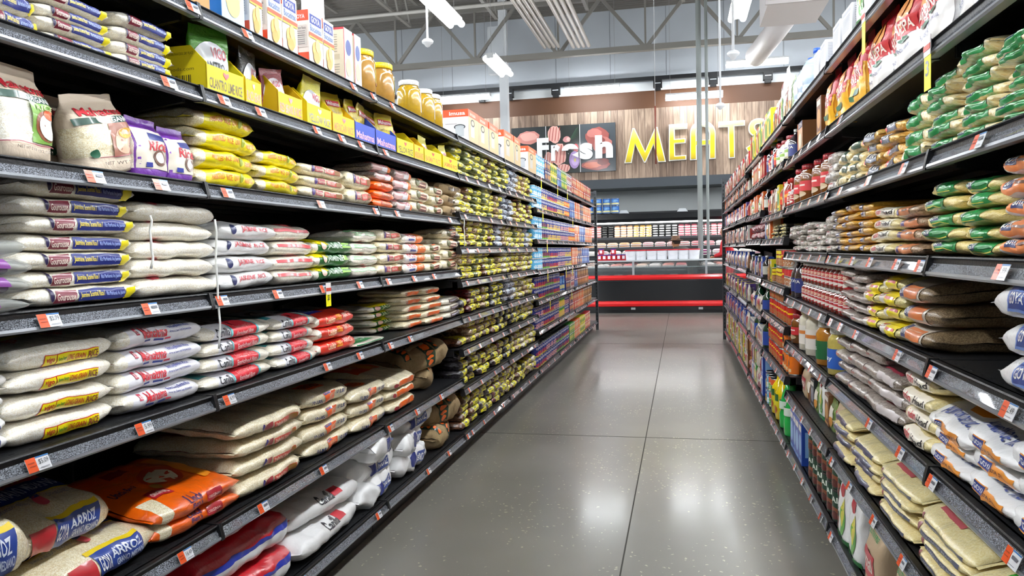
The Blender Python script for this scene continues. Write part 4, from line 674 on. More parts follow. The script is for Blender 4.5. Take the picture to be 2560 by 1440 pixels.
# fascia wall over the meat department
FY = 18.5
mb = MB(); wp = mat('#c3c9d0', .55); mb.box((X0, FY, 5.14), (X1, Y1, ZC), wp)
for i in range(20): mb.box((X0 + .6 + i * 1.31, FY - .006, 5.3), (X0 + .615 + i * 1.31, FY, ZC), mat('#8f959c', .6))
struct('trim_2', mb.mesh('trim_2'))
BX('trim_3', (X0, FY - .02, 4.95), (X1, FY + .5, 5.14), mat('#dfe3e4', .5)); BX('trim_4', (X0, FY - .03, 4.54), (X1, FY + .5, 4.95), mat('#5c3a22', .55))
BX('trim_5', (X0, FY - .04, 2.91), (X1, FY + .5, 4.54), planks()); BX('trim_6', (X0, FY - .06, 2.69), (X1, Y1, 2.91), mat('#43494f', .5))
# corrugated roof deck
mb = MB(); prof = []; y = Y0
while y < Y1:
    prof += [(y, ZC), (y + .06, ZC), (y + .08, ZC + .045), (y + .13, ZC + .045)]; y += .15
pts = prof + [(Y1, ZC + .2), (Y0, ZC + .2)]
vs = [(X0, p, q) for p, q in prof] + [(X1, p, q) for p, q in prof]; n = len(prof)
mb.add(vs, [(i, i + 1, n + i + 1, n + i) for i in range(n - 1)], DECKM); mb.box((X0, Y0, ZC + .1), (X1, Y1, ZC + .2), DECKM); struct('ceiling', mb.mesh('ceiling', False))
# roof joists (run along the aisle) and girder (across)
STEEL = mat('#8f8c86', .5, metal=.1); SL = mat('#aaa8a3', .5)
def joist_spec():
    L = 9.3; parts = []
    t = MB(); t.bar((0, 0, .0), (0, L, .0), .07, STEEL, .05); b = MB(); b.bar((0, .5, -.62), (0, L - .5, -.62), .07, STEEL, .05); w = MB(); k = 12
    for i in range(k):
        y0 = .5 + (L - 1) * i / k; y1 = .5 + (L - 1) * (i + 1) / k; ym = (y0 + y1) / 2
        w.bar((0, y0, -.6), (0, ym, 0), .035, STEEL); w.bar((0, ym, 0), (0, y1, -.6), .035, STEEL)
    return [('top_chord', t.mesh('top_chord')), ('bottom_chord', b.mesh('bottom_chord')), ('web', w.mesh('web'))]
js = joist_spec(); jn = 0
for gy in (-2.0, 7.3):
    for i in range(11):
        x = -11.6 + i * 1.95
        o = empty('roof_joist', (x, gy, ZC - .06)); tag(o, 'grey steel roof joist with zigzag web running along the aisle', 'roof joist', 'open web joists under the roof deck')
        for nme, me in js: obj(nme, me, o)
def girder(Y, zt, zb, lab):
    o = empty('roof_girder', (0, Y, zb)); tag(o, lab, 'roof girder'); h = zt - zb
    a = MB(); a.bar((X0, 0, h), (X1, 0, h), .12, STEEL, .1); b = MB(); b.bar((X0, 0, 0), (X1, 0, 0), .14, STEEL, .12); w = MB(); s = 1.9; i = 0; x = X0
    while x + s < X1:
        w.bar((x, 0, 0), (x + s / 2, 0, h), .07, STEEL); w.bar((x + s / 2, 0, h), (x + s, 0, 0), .07, STEEL); w.bar((x + s, 0, 0), (x + s, 0, h), .04, STEEL); x += s
    obj('top_chord', a.mesh('top_chord'), o); obj('bottom_chord', b.mesh('bottom_chord'), o); obj('web', w.mesh('web'), o)
girder(16.9, 6.7, 5.55, 'long grey roof girder crossing in front of the sign wall'); girder(7.6, 6.7, 5.9, 'grey roof girder crossing high above the bean shelves')
# columns
for i, (x, y) in enumerate(((-3.9, 7.8), (-3.87, 17.0))):
    o = empty('steel_column', (x, y, 0)); tag(o, 'white square steel column behind the left shelves, ' + ('nearer one' if i == 0 else 'farther one'), 'column')
    obj('shaft', MB().box((-.09, -.09, 0), (.09, .09, ZC), mat('#e6eaee', .45)).mesh('shaft'), o)
    obj('head_box', MB().box((-.34, -.1, 5.25), (.02, .1, 6.3), mat('#cfd4d9', .5)).mesh('head_box'), o)
# conduits and pipes
def pipe(name, pts, r, col, lab, cat='pipe', grp=None):
    o = obj(name, MB().tube(pts, r, mat(col, .4), 10).mesh(name)); tag(o, lab, cat, grp)
for i in range(4): pipe('conduit', [(-2.85 + i * .1, 3.0, 5.66), (-2.85 + i * .1, 16.6, 5.66)], .038, '#b9b2aa', 'thick beige conduit in the left bank under the roof, ' + ['leftmost', 'second from left', 'third from left', 'rightmost'][i], 'conduit', 'left bank of ceiling conduits')
for i in range(4): pipe('conduit', [(-2.22 + i * .11, 3.0, 5.62), (-2.22 + i * .11, 16.6, 5.62)], .042, '#b9b2aa', 'thick beige conduit in the bank over the aisle, ' + ['leftmost', 'second from left', 'third from left', 'rightmost'][i], 'conduit', 'bank of ceiling conduits over the aisle')
for i, y in enumerate((8.4, 9.6, 11.2, 12.6, 14.6)): pipe('sprinkler_pipe', [(X0, y, 6.15 - .03 * i), (X1, y, 6.15 - .03 * i)], .035, '#b4b1ab', 'thin grey pipe crossing below the roof, ' + ['nearest', 'second nearest', 'middle', 'second farthest', 'farthest'][i] + ' of five', 'pipe', 'cross pipes under the roof')
for i, (x, r, l) in enumerate(((.36, .05, 'thicker grey pipe dropping to the meat counter'), (.50, .03, 'thinner grey pipe dropping to the meat counter'))): pipe('drop_pipe', [(x, 15.0, .96), (x, 15.0, ZC)], r, '#a3aaa8', l)
# air duct
du = empty('air_duct', (1.9, 12.6, 5.3)); tag(du, 'big white square air duct with round outlet above the aisle', 'air duct'); dw = mat('#d8d3d2', .5)
obj('main_box', MB().box((-.55, -1.6, -.35), (.35, 1.2, .35), dw).mesh('main_box'), du); obj('side_box', MB().box((.4, -1.3, -.05), (1.1, .9, .55), dw).mesh('side_box'), du)
obj('round_outlet', MB().tube([(-.05, 1.1, -.1), (-.2, 2.2, -.2), (-.42, 3.4, -.32)], .2, dw, 20).mesh('round_outlet'), du)
obj('flange', MB().box((-.6, -.22, -.4), (.4, -.17, .4), mat('#c4bfbe', .5)).mesh('flange'), du)
# light fixtures
TUBE = bpy.data.materials.new('lit_tube'); nt, N, Lk, b_ = nodes(TUBE); b_.inputs['Emission Color'].default_value = (.93, .97, 1, 1); b_.inputs['Emission Strength'].default_value = TUBE_POWER; b_.inputs['Base Color'].default_value = (1, 1, 1, 1)
FIX = mat('#d8dadc', .4)
def fixture(name, L, twin):
    f = MB(); f.box((-.09, -L / 2, .05), (.09, L / 2, .085), FIX)
    for s in (-1, 1): f.box((-.06, s * L / 2 - .01, .0), (.06, s * L / 2 + .01, .085), FIX)
    t = []
    for s in ((-1, 1) if twin else (0,)):
        a = MB(); a.tube([(s * .08, -L / 2, 0), (s * .08, L / 2, 0)], .045 if twin else .06, TUBE, 14); t.append(a.mesh('tube'))
    w = MB()
    for s in (-1, 1): w.tube([(0, s * L * .42, .08), (0, s * L * .42, 2.5)], .003, mat('#9a9a9a', .5), 5, False)
    return [('housing', f.mesh('housing'))] + [('tube', q) for q in t] + [('hanger_wire', w.mesh('hanger_wire'))]
FS, FT = fixture('a', 1.2, True), fixture('b', 1.25, False)
def hang(parts, x, y, z, rz, lab, grp):
    o = empty('strip_light', (x, y, z), rz); tag(o, lab, 'light fixture', grp)
    for nme, me in parts: obj(nme, me, o)
for xr in (-11, -7.1, -3.02, .8, 4.8, 8.8):
    for k in range(-8, 9):  # half-step fixtures out of view are added to brighten the shelf fronts
        if xr in (-3.02, .8) and k % 2 and k > 0: continue
        if xr in (-3.02, .8) and k > 0: k //= 2
        elif xr in (-3.02, .8): k = k / 2
        else: k = k / 2
        y = 9.75 + 3.1 * k
        if xr in (-3.02, .8) and (k > (1 if xr < 0 else 0) or k == -.5): continue
        if xr == -7.1 and k > 1: continue
        if y > 17.5 or y < -6.5: continue
        if xr == .8 and k == 0: y = 10.65
        if xr == -3.02 and k == 1: y = 12.87
        vis = xr in (-3.02, .8) and k in (0, 1)
        hang(FS, x=xr, y=y, z=4.4, rz=0, lab=('twin tube light hanging over the left shelves, %s one' % ('nearer' if k == 0 else 'farther')) if vis and xr < 0 else ('twin tube light hanging over the right of the aisle' if vis else 'unseen twin tube strip light in a row doubled for extra light'), grp='twin tube lights in rows')
for x, y, z, lab in ((-1.95, 17.6, 4.89, 'single tube light in front of the brown band, middle one'), (.32, 17.9, 4.64, 'single tube light over the sign, behind the grey pipes'), (1.6, 17.0, 5.08, 'single tube light right of the grey pipes, highest one'), (-4.95, 17.5, 4.87, 'single tube light left of the white column')):
    hang(FT, x, y, z, pi / 2, lab, 'single tube lights before the sign wall')
for x in (-9.2, 4.6, 7.6): hang(FT, x, 17.4, 4.9, pi / 2, 'single tube strip light before the sign wall', 'single tube lights before the sign wall')
# hanging sensors
def sensor(px, py, Y, lab):
    x, z = on_y(px, py, Y); o = empty('ceiling_sensor', (x, Y, z)); tag(o, lab, 'sensor'); w = mat('#e8eaec', .35)
    a = MB(); a.lathe([(0, -.055), (.03, -.04), (.045, -.015), (.07, 0), (.075, .025), (.055, .045), (.02, .06)], w, 20); obj('dome', a.mesh('dome'), o)
    obj('rod', MB().tube([(0, 0, .05), (0, 0, ZC - z)], .016, w, 8).mesh('rod'), o)
sensor(1069, 108, 9.5, 'white dome sensor on a rod above the yellow-lid jars'); sensor(1833, 138, 9.5, 'white dome sensor on a rod, higher one right of the pipes'); sensor(1801, 266, 12.5, 'white dome sensor on a rod, lower one before the sign')
x, z = on_y(1640, 410, 12); x2, z2 = on_y(1640, 265, 12); o = empty('hanging_rod', (x, 12, z)); tag(o, 'thin red-brown rod hanging on a wire before the sign', 'rod')
obj('rod', MB().tube([(0, 0, 0), (0, 0, z2 - z)], .012, mat('#7a3a2c', .5), 8).mesh('rod'), o); obj('wire', MB().tube([(0, 0, z2 - z), (0, 0, ZC - z)], .004, mat('#b0b0b0', .5), 5).mesh('wire'), o)
# black track with brackets along the wall top
o = empty('lighting_track', (0, FY, 5.14)); tag(o, 'black track with drop brackets along the top of the sign wall', 'track'); bk = mat('#1b1d20', .5)
obj('rail', MB().box((X0, -.28, -.0), (X1, -.16, .09), bk).mesh('rail'), o)
for i, px in enumerate((1210, 1278, 1393, 1645, 1782, 1917, 2050)):
    q = MB(); xx = on_y(px, 215, FY)[0]; q.box((xx - .1, -.3, -.17), (xx + .1, -.14, .02), bk); q.box((xx - .07, -.305, -.09), (xx + .07, -.3, -.07), mat('#c8ccd0', .4)); q.box((xx - .07, -.28, -.24), (xx + .07, -.16, -.17), bk); obj('bracket', q.mesh('bracket'), o)

# ---------------------------------------------------------------- gondola shelving
BLK = mat('#17181b', .42, bump=.15, bscale=220); BLK2 = mat('#0d0e10', .6)
def strip_mat():
    m = bpy.data.materials.new('price_strip_plastic'); nt, N, Lk, b = nodes(m); tc = N.new('ShaderNodeTexCoord')
    b.inputs['Base Color'].default_value = lin('#6d727b'); b.inputs['Roughness'].default_value = .22; b.inputs['Metallic'].default_value = .35
    vo = N.new('ShaderNodeTexNoise'); vo.inputs['Scale'].default_value = 420; vo.inputs['Detail'].default_value = 2; Lk.new(tc.outputs['Object'], vo.inputs['Vector'])
    rp = N.new('ShaderNodeValToRGB'); rp.color_ramp.elements[0].position = .42; rp.color_ramp.elements[0].color = lin('#3c3f45'); rp.color_ramp.elements[1].position = .62; rp.color_ramp.elements[1].color = lin('#989da7')  # pale speckle in the base colour stands in for glints on ribbed plastic
    Lk.new(vo.outputs['Fac'], rp.inputs[0]); Lk.new(rp.outputs[0], b.inputs['Base Color'])
    bp = N.new('ShaderNodeBump'); bp.inputs['Strength'].default_value = .7; bp.inputs['Distance'].default_value = .004; Lk.new(vo.outputs['Fac'], bp.inputs['Height']); Lk.new(bp.outputs['Normal'], b.inputs['Normal'])
    b.inputs['Coat Weight'].default_value = .6; return m
STRIP = strip_mat(); LIP = mat('#8c9096', .3, metal=.3, coat=.5); SEC = 1.22; DEP = .50
def shelf_meshes():
    L = SEC - .008
    d = MB(); d.box((-L / 2, .012, -.006), (L / 2, DEP, 0), BLK); d.box((-L / 2, .012, -.03), (L / 2, .02, 0), BLK); d.box((-L / 2, DEP - .02, -.03), (L / 2, DEP, 0), BLK)
    for y in (.14, .27, .4): d.box((-L / 2, y, -.022), (L / 2, y + .03, -.006), BLK)
    for i in range(24): d.box((-L / 2 + .05 + i * .049, .03, 0), (-L / 2 + .062 + i * .049, .034, .0006), BLK2)
    c = MB(); c.extr([(.014, .001), (-.002, .002), (-.004, -.001), (.003, -.004), (.003, -.014), (.014, -.02)], -L / 2, L / 2, BLK)
    c.extr([(.003, -.014), (-.009, -.032), (-.012, -.032), (.012, -.040), (.014, -.02)], -L / 2, L / 2, BLK)
    c.extr([(-.009, -.032), (-.0125, -.0315), (-.014, -.037), (-.011, -.0415), (.012, -.0402)], -L / 2, L / 2, LIP)
    c.add([(-L / 2, .0022, -.0138), (L / 2, .0022, -.0138), (L / 2, -.0096, -.0318), (-L / 2, -.0096, -.0318)], [(0, 1, 2, 3)], STRIP)
    for s in (-1, 1): c.extr([(.016, .004), (-.006, .004), (-.015, -.034), (-.015, -.043), (.016, -.043)], s * L / 2 - .004, s * L / 2 + .003, BLK)
    b = []
    for s in (-1, 1):
        q = MB(); q.extr([(DEP, -.004), (DEP, -.13), (.34, -.075), (.05, -.04), (.05, -.004)], s * L / 2 - .006 * (s > 0) - .006 * (s < 0), s * L / 2, BLK); b.append(q.mesh('bracket'))
    return d.mesh('shelf'), c.mesh('price_channel'), b
SH_D, SH_C, SH_B = shelf_meshes()
def unit(side, yc, levels, where, base=.145, top=2.02):
    X = front(side); o = empty('shelving_unit', (X, yc, 0), pi / 2 if side == 'L' else -pi / 2); tag(o, 'black steel shelving unit, ' + where, 'shelving unit', None)
    L = SEC - .006; b = MB(); b.box((-L / 2, DEP + .0, .05), (L / 2, DEP + .012, top), BLK2); obj('back_panel', b.mesh('back_panel'), o)
    k = MB(); k.box((-L / 2, .07, 0), (L / 2, .085, base - .06), BLK); k.box((-L / 2, .085, 0), (L / 2, DEP, .02), BLK2); obj('kick_plate', k.mesh('kick_plate'), o)
    for s in (-1, 1):
        u = MB(); u.box((s * L / 2 - .012 * (s > 0), DEP - .03, 0), (s * L / 2 + .012 * (s < 0), DEP + .02, top), BLK)
        obj('upright', u.mesh('upright'), o)
    for z in [base] + levels:
        s = obj('shelf' if z != base else 'base_deck', SH_D, o, (0, 0, z)); obj('price_channel', SH_C, s)
        if z != base:
            for q in SH_B: obj('bracket', q, s)
    return o
LZ = dict(A=1.911, B=1.69, C=1.428, D=1.124, E=.841, F=.478, base=.145)
ZB = [1.911, 1.69, 1.46, 1.257, 1.06, .842, .65, .415]; ZK = [1.911, 1.615, 1.33, 1.047, .775, .50]
LY0, RY0 = 4.304, 1.8744
for k in range(-4, 6):
    yc = LY0 + SEC * (k + .5)
    w = 'left side, ' + (['behind the viewer', 'nearest the viewer', 'nearest with rice bags in view', 'under the yellow-lid jars'][k + 4] if k < 0 else ['first with bean bags', 'second with bean bags', 'first with navy cans', 'second with navy cans', 'third with cans and boxes', 'last before the meat counter'][k])
    unit('L', yc, [v for n_, v in LZ.items() if n_ != 'base'] if k < 0 else (ZB if k < 2 else ZK), w)
RZ = dict(R0=1.904, R1=1.665, R2=1.424, R3=1.187, R4=.955, R5=.71, R6=.436, base=.145)
RK = {2: [1.90, 1.68, 1.415, 1.265, .99, .78, .51], 3: [1.88, 1.68, 1.466, 1.27, 1.0, .735, .495]}
RK2 = [1.84, 1.69, 1.48, 1.26, 1.03, .745, .49]
for k in range(-2, 7):
    w = 'right side, ' + ['behind the viewer', 'nearest the viewer with flour bags', 'with pasta and meal bags', 'with jars and red cans', 'with chilli cans', 'after the chilli cans', 'third from the far end', 'second from the far end', 'at the far end'][k + 2]
    unit('R', RY0 + SEC * (k + .5), [v for n_, v in RZ.items() if n_ != 'base'] if k < 2 else RK.get(k, RK2), w)
# slotted end frames
for side, y in (('L', LY0 + SEC * 6 + .02), ('R', RY0 + SEC * 7 + .02)):
    o = empty('end_frame', (front(side), y, 0), pi / 2 if side == 'L' else -pi / 2); tag(o, 'grey slotted steel end frame of the %s shelves' % ('left' if side == 'L' else 'right'), 'end frame'); g = mat('#4a4e52', .45, metal=.4)
    for yy in (-.02, .46):
        q = MB(); q.box((-.02, yy, 0), (.02, yy + .04, 2.12), g)
        for i in range(40): q.box((-.021, yy + .014, .1 + i * .05), (.021, yy + .026, .125 + i * .05), BLK2)
        obj('slotted_post', q.mesh('slotted_post'), o)
    q = MB()
    for zz in (.1, 1.1, 2.08): q.box((-.012, .0, zz), (.012, .48, zz + .03), g)
    obj('cross_bar', q.mesh('cross_bar'), o)
# price tags
def tag_mesh(txt=None, big=False):
    m = MB(); w, h = .056, .029; m.box((-w / 2, -.0008, -h / 2), (w / 2, 0, h / 2), mat('#e9eaee', .35, coat=.5))
    design(m, lambda s, t, o: Vector((s, -.0008 - o, t)), [R(-.5, -.5, -.08, .5, '#e8541c'), R(-.08, .4, .5, .5, '#3a78b8'), R(-.44, .1, -.16, .18, '#a83a12'), R(-.42, -.12, -.14, -.06, '#a83a12')] + ([T(txt, .0, -.1, .42, .28, '#2a2c34', .0)] if txt else [R(.04, .0, .4, .22, '#6a6c76')]) + [R(.0, -.34, .4, -.29, '#9a9ca6')], w, h, off=.0003, step=1, cut=False)
    return m.mesh('price_tag', False)
TAGS = {None: tag_mesh()}
def ptag(side, px, z, txt=None, where='', Y=None, w=1, grp=None):
    if txt not in TAGS: TAGS[txt] = tag_mesh(txt)
    X = front(side); Y = depth(px, z - .02, X) if Y is None else Y
    o = obj('price_tag', TAGS[txt], None, (X + (.013 if side == 'L' else -.013), Y, z - .021)); o.rotation_euler = (radians(-22), 0, pi / 2 if side == 'L' else -pi / 2); o.scale = (w, 1, 1)
    tag(o, 'orange and white price tag%s, %s' % (' reading ' + txt if txt else '', where), 'price tag', 'price tags, ' + where)
for z, wh, L in ((1.911, 'top left shelf', (471, 610, 877, 927, 975)), (1.69, 'second left shelf', (412, 551, 643, 785, 847, 896, 958)), (1.428, 'third left shelf', (225, 392, 559, 795, 933, 987, 1120)),
    (1.124, 'fourth left shelf', ((110, '$5.79'), 365, 546, 686, 802, 893, 965, 1030, 1080)), (.841, 'fifth left shelf', ((82, '$5.09'), (349, '5.99'), (564, '6.99'), 811, 893, 970, 1020)),
    (.478, 'sixth left shelf', ((453, '16.49'), 649, 801, 970, 1037, 1098)), (.145, 'bottom left shelf', (748, 940, 1066, 1118, 1166))):
    for p in L: ptag('L', p[0] if isinstance(p, tuple) else p, z, p[1] if isinstance(p, tuple) else None, wh)
for z, wh, L in ((1.665, 'second right shelf', (2110,)), (1.424, 'third right shelf', (2466, 2273, 2182, 2110, 2075)), (1.187, 'fourth right shelf', ((2524, '1.99'), 2315, 2255, 2186, 2141, 2105, 2080)), (.955, 'fifth right shelf', ((2543, '2.49'), 2345, 2257, 2150, 2110, 2085)),
    (.71, 'sixth right shelf', (2552, 2345, 2264, 2184)), (.436, 'seventh right shelf', (2269, 2195, 2133, 2088)), (.145, 'bottom right shelf', (2268, 2086, 2060, 2035))):
    for p in L: ptag('R', p[0] if isinstance(p, tuple) else p, z, p[1] if isinstance(p, tuple) else None, wh)
WB = ['top bean shelf', 'second bean shelf', 'third bean shelf', 'fourth bean shelf', 'fifth bean shelf', 'sixth bean shelf', 'seventh bean shelf', 'eighth bean shelf', 'bottom bean shelf']
WK = ['top can shelf', 'second can shelf', 'third can shelf', 'fourth can shelf', 'fifth can shelf', 'sixth can shelf', 'bottom can shelf']
for i, z in enumerate(ZB[1:] + [.145]):
    for j in range(8): ptag('L', 0, z, None, WB[i + 1], Y=4.42 + j * .3 + random.uniform(-.05, .05), w=.8)
for i, z in enumerate(ZK[1:] + [.145]):
    for j in range(13): ptag('L', 0, z, None, WK[i + 1], Y=6.85 + j * .36 + random.uniform(-.05, .05), w=.8)
for k in range(1, 4):
    zs = ([v for n_, v in RZ.items() if n_ not in ('base', 'R0')] if k < 2 else RK[k][1:]) + [.145]
    for i, z in enumerate(zs):
        for j in range(5): ptag('R', 0, z, None, 'right %s' % ['salsa jar section', 'chilli can section', 'section past the chilli cans'][k - 1], Y=RY0 + SEC * k + .12 + j * .24, w=.8)
# hanging yellow sale tickets
def ticket(side, px, z, lab, txt='$3', h=.11, Y=None, w=.055, tilt=0):
    X = front(side); Y = depth(px, z - .04, X) if Y is None else Y
    o = empty('sale_ticket', (X + (.02 if side == 'L' else -.02), Y, z - .03), pi / 2 if side == 'L' else -pi / 2); tag(o, lab, 'sale ticket', 'yellow sale tickets'); o.rotation_euler = (0, tilt, o.rotation_euler[2])
    m = MB(); m.box((-w / 2, -.001, -h), (w / 2, 0, 0), mat('#f6ee0a', .45)); obj('yellow_card', m.mesh('yellow_card'), o)
    m = MB(); m.box((-w / 2, -.002, -.012), (w / 2, 0, .03), mat('#ece4e2', .4)); m.box((-w / 2, -.0028, -.0), (w / 2, -.002, .012), mat('#c9402c', .4)); obj('store_strip', m.mesh('store_strip'), o)
    if txt: m = MB(); design(m, lambda s, t, o_: Vector((s, -.0012 - o_, -h / 2 + t)), [T(txt, -.25, -.15, .25, .25, '#20201a', .02)], w, h, off=.0004, cut=False); obj('price_figures', m.mesh('price_figures', False), o)
ticket('L', 808, 1.124, 'yellow $3 sale ticket hanging below the green jasmine bags', h=.055, w=.038); ticket('R', 2345, 1.665, 'yellow sale ticket hanging below the corn flour bags', '3', h=.085, w=.045); ticket('R', 2178, 1.904, 'yellow sale ticket hanging from the top right shelf', None, h=.1, w=.04)
for i, (y, zz) in enumerate(((6.95, 1.911), (7.9, 1.911), (8.6, 1.911), (7.0, 1.615), (9.0, 1.615), (7.2, 1.047), (8.4, 1.047), (8.9, 1.047), (7.3, .775), (8.8, .775), (7.2, 1.33))): ticket('L', 0, zz, 'small yellow sale ticket hanging below a can shelf', None, h=.09, Y=y, w=.04)
# ---------------------------------------------------------------- left side, near sections
A, B_, C, D, E_, F_, G0 = 1.911, 1.69, 1.428, 1.124, .841, .478, .145
def box_at(side, z, x0, x1, key, where, d=.01, scale=None, dY=0, label=None, rz=0, hs=1):
    X = front(side) + d * (-1 if side == 'L' else 1); a, b = sorted((depth(x0, z, X), depth(x1, z, X))); p = PR[key]; sx = (b - a) / p['L']
    return place(side, key, (a + b) / 2 + dY, d, z, scale or (sx, 1, hs), 1, 0, 0, label or '%s, %s' % (p['look'], where), '%s: %s' % (p['cat'], where), rz)
w = 'top left shelf'
box_at('L', A, 462, 524, 'crkbrown', w); box_at('L', A, 555, 612, 'crkblue', w, hs=.8)
for x0, x1 in ((625, 657), (670, 706), (709, 745), (775, 808), (810, 837)): box_at('L', A, x0, x1, 'crk', w, hs=.8)
for x0, x1 in ((862, 884), (887, 905)): box_at('L', A, x0, x1, 'beige', w, hs=.92)
for i, px in enumerate((938, 985)): box_at('L', A, px - 20, px + 20, 'mustard', w, scale=(1, 1, 1), d=.02 + .01 * i)
for i, px in enumerate((1052, 1086, 1106)): box_at('L', A, px - 20, px + 20, 'pickle', w, scale=(1, 1, 1), d=.02)
for i, (a, b) in enumerate(((1173, 1197), (1199, 1221), (1223, 1247))): box_at('L', A, a, b, 'imusa', w, d=.015, hs=1.05)
for i, (a, b) in enumerate(((1262, 1284), (1286, 1302), (1322, 1340))): box_at('L', A, a, b, 'imusa', w, d=.015, hs=1.15)
w = 'second left shelf'
pile('L', B_, -60, 98, -60, 3, 'jas', w, depth_scale=1); pile('L', B_, 100, 288, 10, 4, 'jas', w); pile('L', B_, 290, 438, 62, 4, 'jas', w)
box_at('L', B_, 521, 611, 't_cil', w); box_at('L', B_, 614, 655, 't_blk', w); box_at('L', B_, 698, 757, 't_red', w); box_at('L', B_, 768, 830, 't_yel', w); box_at('L', B_, 834, 887, 't_mex', w)
box_at('L', B_, 889, 939, 't_maha', w); box_at('L', B_, 941, 991, 't_maha', w); box_at('L', B_, 994, 1034, 't_yel', w, label='yellow tray right of the blue trays, second left shelf'); box_at('L', B_, 1036, 1060, 't_mex', w, label='small orange-yellow tray left of basmati tray, second left shelf')
box_at('L', B_, 1063, 1103, 't_bas', w); box_at('L', B_, 1107, 1145, 't_jas', w)
def packs(x0, x1, keys, w, sc=1.0):
    for i, k in enumerate(keys):
        a = x0 + (x1 - x0) * (i + .5) / len(keys); Y = depth(a, B_, XL)
        place('L', k, Y, .05 + .02 * (i % 2), B_ + .012, (sc, 1.2, sc), 8, random.uniform(-.12, .22), random.uniform(-.16, .16), '%s leaning in its tray, %s' % (PR[k]['look'], w), 'rice packets in the display trays', random.uniform(-.3, .3))
packs(535, 605, ['pk_green'], w, 1.25); packs(625, 690, ['pk_black'], w, 1.15); packs(700, 752, ['pk_red'], w, 1.0); packs(775, 828, ['pk_yellow'], w, 1.15)
packs(868, 1000, ['pk_maha'] * 7, w, 1.1); packs(1000, 1030, ['pk_maha', 'pk_yellow'], w, .9); packs(1066, 1140, ['pk_yellow', 'pk_black', 'pk_yellow'], w, .9)
w = 'third left shelf'
def stand_at(side, z, x0, x1, ytop, key, w, d=.03, ry=0, rz=0, label=None, rx=0):
    X = front(side) + d * (-1 if side == 'L' else 1); a, b = sorted((depth(x0, z, X), depth(x1, z, X))); p = PR[key]; zt = on_x((x0 + x1) / 2, ytop, X)[1]
    return place(side, key, (a + b) / 2, d, z + .003, ((b - a) / p['L'], 1, (zt - z) / p['H']), 1, rx, ry, label or '%s, %s' % (p['look'], w), '%s, %s' % (p['look'], w), rz)
stand_at('L', C, 10, 150, 165, 'organicg', w); stand_at('L', C, 118, 222, 240, 'organicb', w, d=.16, label='organic rice bag standing behind the tilted one, third left shelf')
stand_at('L', C, 226, 355, 240, 'organicb', w, ry=-.2, label='organic rice bag tilted to the left, third left shelf'); stand_at('L', C, 346, 428, 300, 'purple', w); stand_at('L', C, 430, 491, 325, 'purple', w)
pile('L', C, 497, 645, 292, 4, 'yellow', w); pile('L', C, 648, 752, 385, 3, 'yellow', w); pile('L', C, 755, 868, 420, 3, 'horse', w); pile('L', C, 870, 935, 440, 2, 'horse', w)
pile('L', C, 790, 905, 388, 1, 'horse', w, d=.12, px=850, look='cream rice bag laid on top of two stacks') if 0 else None
pile('L', C, 936, 985, 415, 5, 'orangesmall', w, keys=['orangesmall', 'orangesmall', 'orangesmall', 'whitered', 'whitered']); pile('L', C, 987, 1030, 430, 4, 'whitered', w); pile('L', C, 1032, 1077, 450, 3, 'browntag', w); pile('L', C, 1079, 1110, 470, 3, 'browntag', w); pile('L', C, 1112, 1160, 465, 3, 'burlaps', w)
w = 'fourth left shelf'
bag('purp', 'rice_bag', 'dark purple and silver rice bag', 'rice bag', .26, .3, .07, DPURF, [R(-.2, -.2, .3, .1, '#8a4a9a')], [R(-.4, -.2, .3, -.1, '#d8c8dc')], zones=[(.6, 1, 0, 360, CLEAR)], lump=.14)
pile('L', D, -420, 92, 600, 4, 'purp', w, d=-.06, px=60); pile('L', D, 70, 348, 458, 7, 'jas', w); pile('L', D, 352, 548, 515, 5, 'pinktop', w); pile('L', D, 552, 688, 562, 4, 'whitejas', w)
pile('L', D, 690, 790, 568, 4, 'rededge', w); pile('L', D, 793, 885, 605, 3, 'greenjas', w); pile('L', D, 887, 950, 580, 4, 'greenstripe', w); pile('L', D, 952, 1012, 578, 4, 'horse', w); pile('L', D, 1014, 1066, 588, 4, 'orangewhite', w)
pile('L', D, 1068, 1108, 612, 3, 'browntag', w); pile('L', D, 1110, 1150, 575, 4, 'browntag', w)
w = 'fifth left shelf'
pile('L', E_, -160, 30, 935, 4, 'navyend', w); pile('L', E_, 34, 296, 850, 4, 'vigo', w, tilt=.05); pile('L', E_, 300, 508, 812, 4, 'maha', w); pile('L', E_, 512, 686, 806, 4, 'cani', w, tilt=.06); pile('L', E_, 690, 795, 786, 4, 'cani', w, tilt=.06)
pile('L', E_, 798, 892, 778, 3, 'conch', w, tilt=.06); pile('L', E_, 894, 962, 845, 1, 'lowgreen', w, d=.01); pile('L', E_, 925, 1020, 765, 4, 'jasE', w, d=.14, look='green and yellow jasmine rice bag set back')
pile('L', E_, 1010, 1060, 722, 5, 'orlabel', w, d=.06); pile('L', E_, 1063, 1108, 716, 5, 'orlabel', w); pile('L', E_, 1111, 1152, 742, 3, 'brlabel', w)
w = 'sixth left shelf'
pile('L', F_, -260, 92, 1325, 2, 'medium', w, d=.0, tilt=.1); pile('L', F_, 96, 392, 1368, 1, 'medium', w, d=.03, look='medium grain rice bag lying under another')
pile('L', F_ + .1, 20, 292, 1285, 1, 'medium', w, d=.08, tilt=.2, look='medium grain rice bag leaning across two others') 
pile('L', F_, 404, 606, 1205, 2, 'uncle', w, d=.015, depth_scale=.95, tilt=.14); pile('L', F_, 602, 768, 1018, 4, 'bigcream', w, d=.02, tilt=.1); pile('L', F_, 771, 884, 962, 4, 'bigorange', w); pile('L', F_, 887, 972, 958, 3, 'bigorange', w); pile('L', F_, 976, 1042, 930, 3, 'orstripe', w, d=.03, tilt=.12)
pile('L', F_, 1044, 1130, 905, 1, 'burlapb', w, d=.04, px=1087, ov=1) if 0 else None
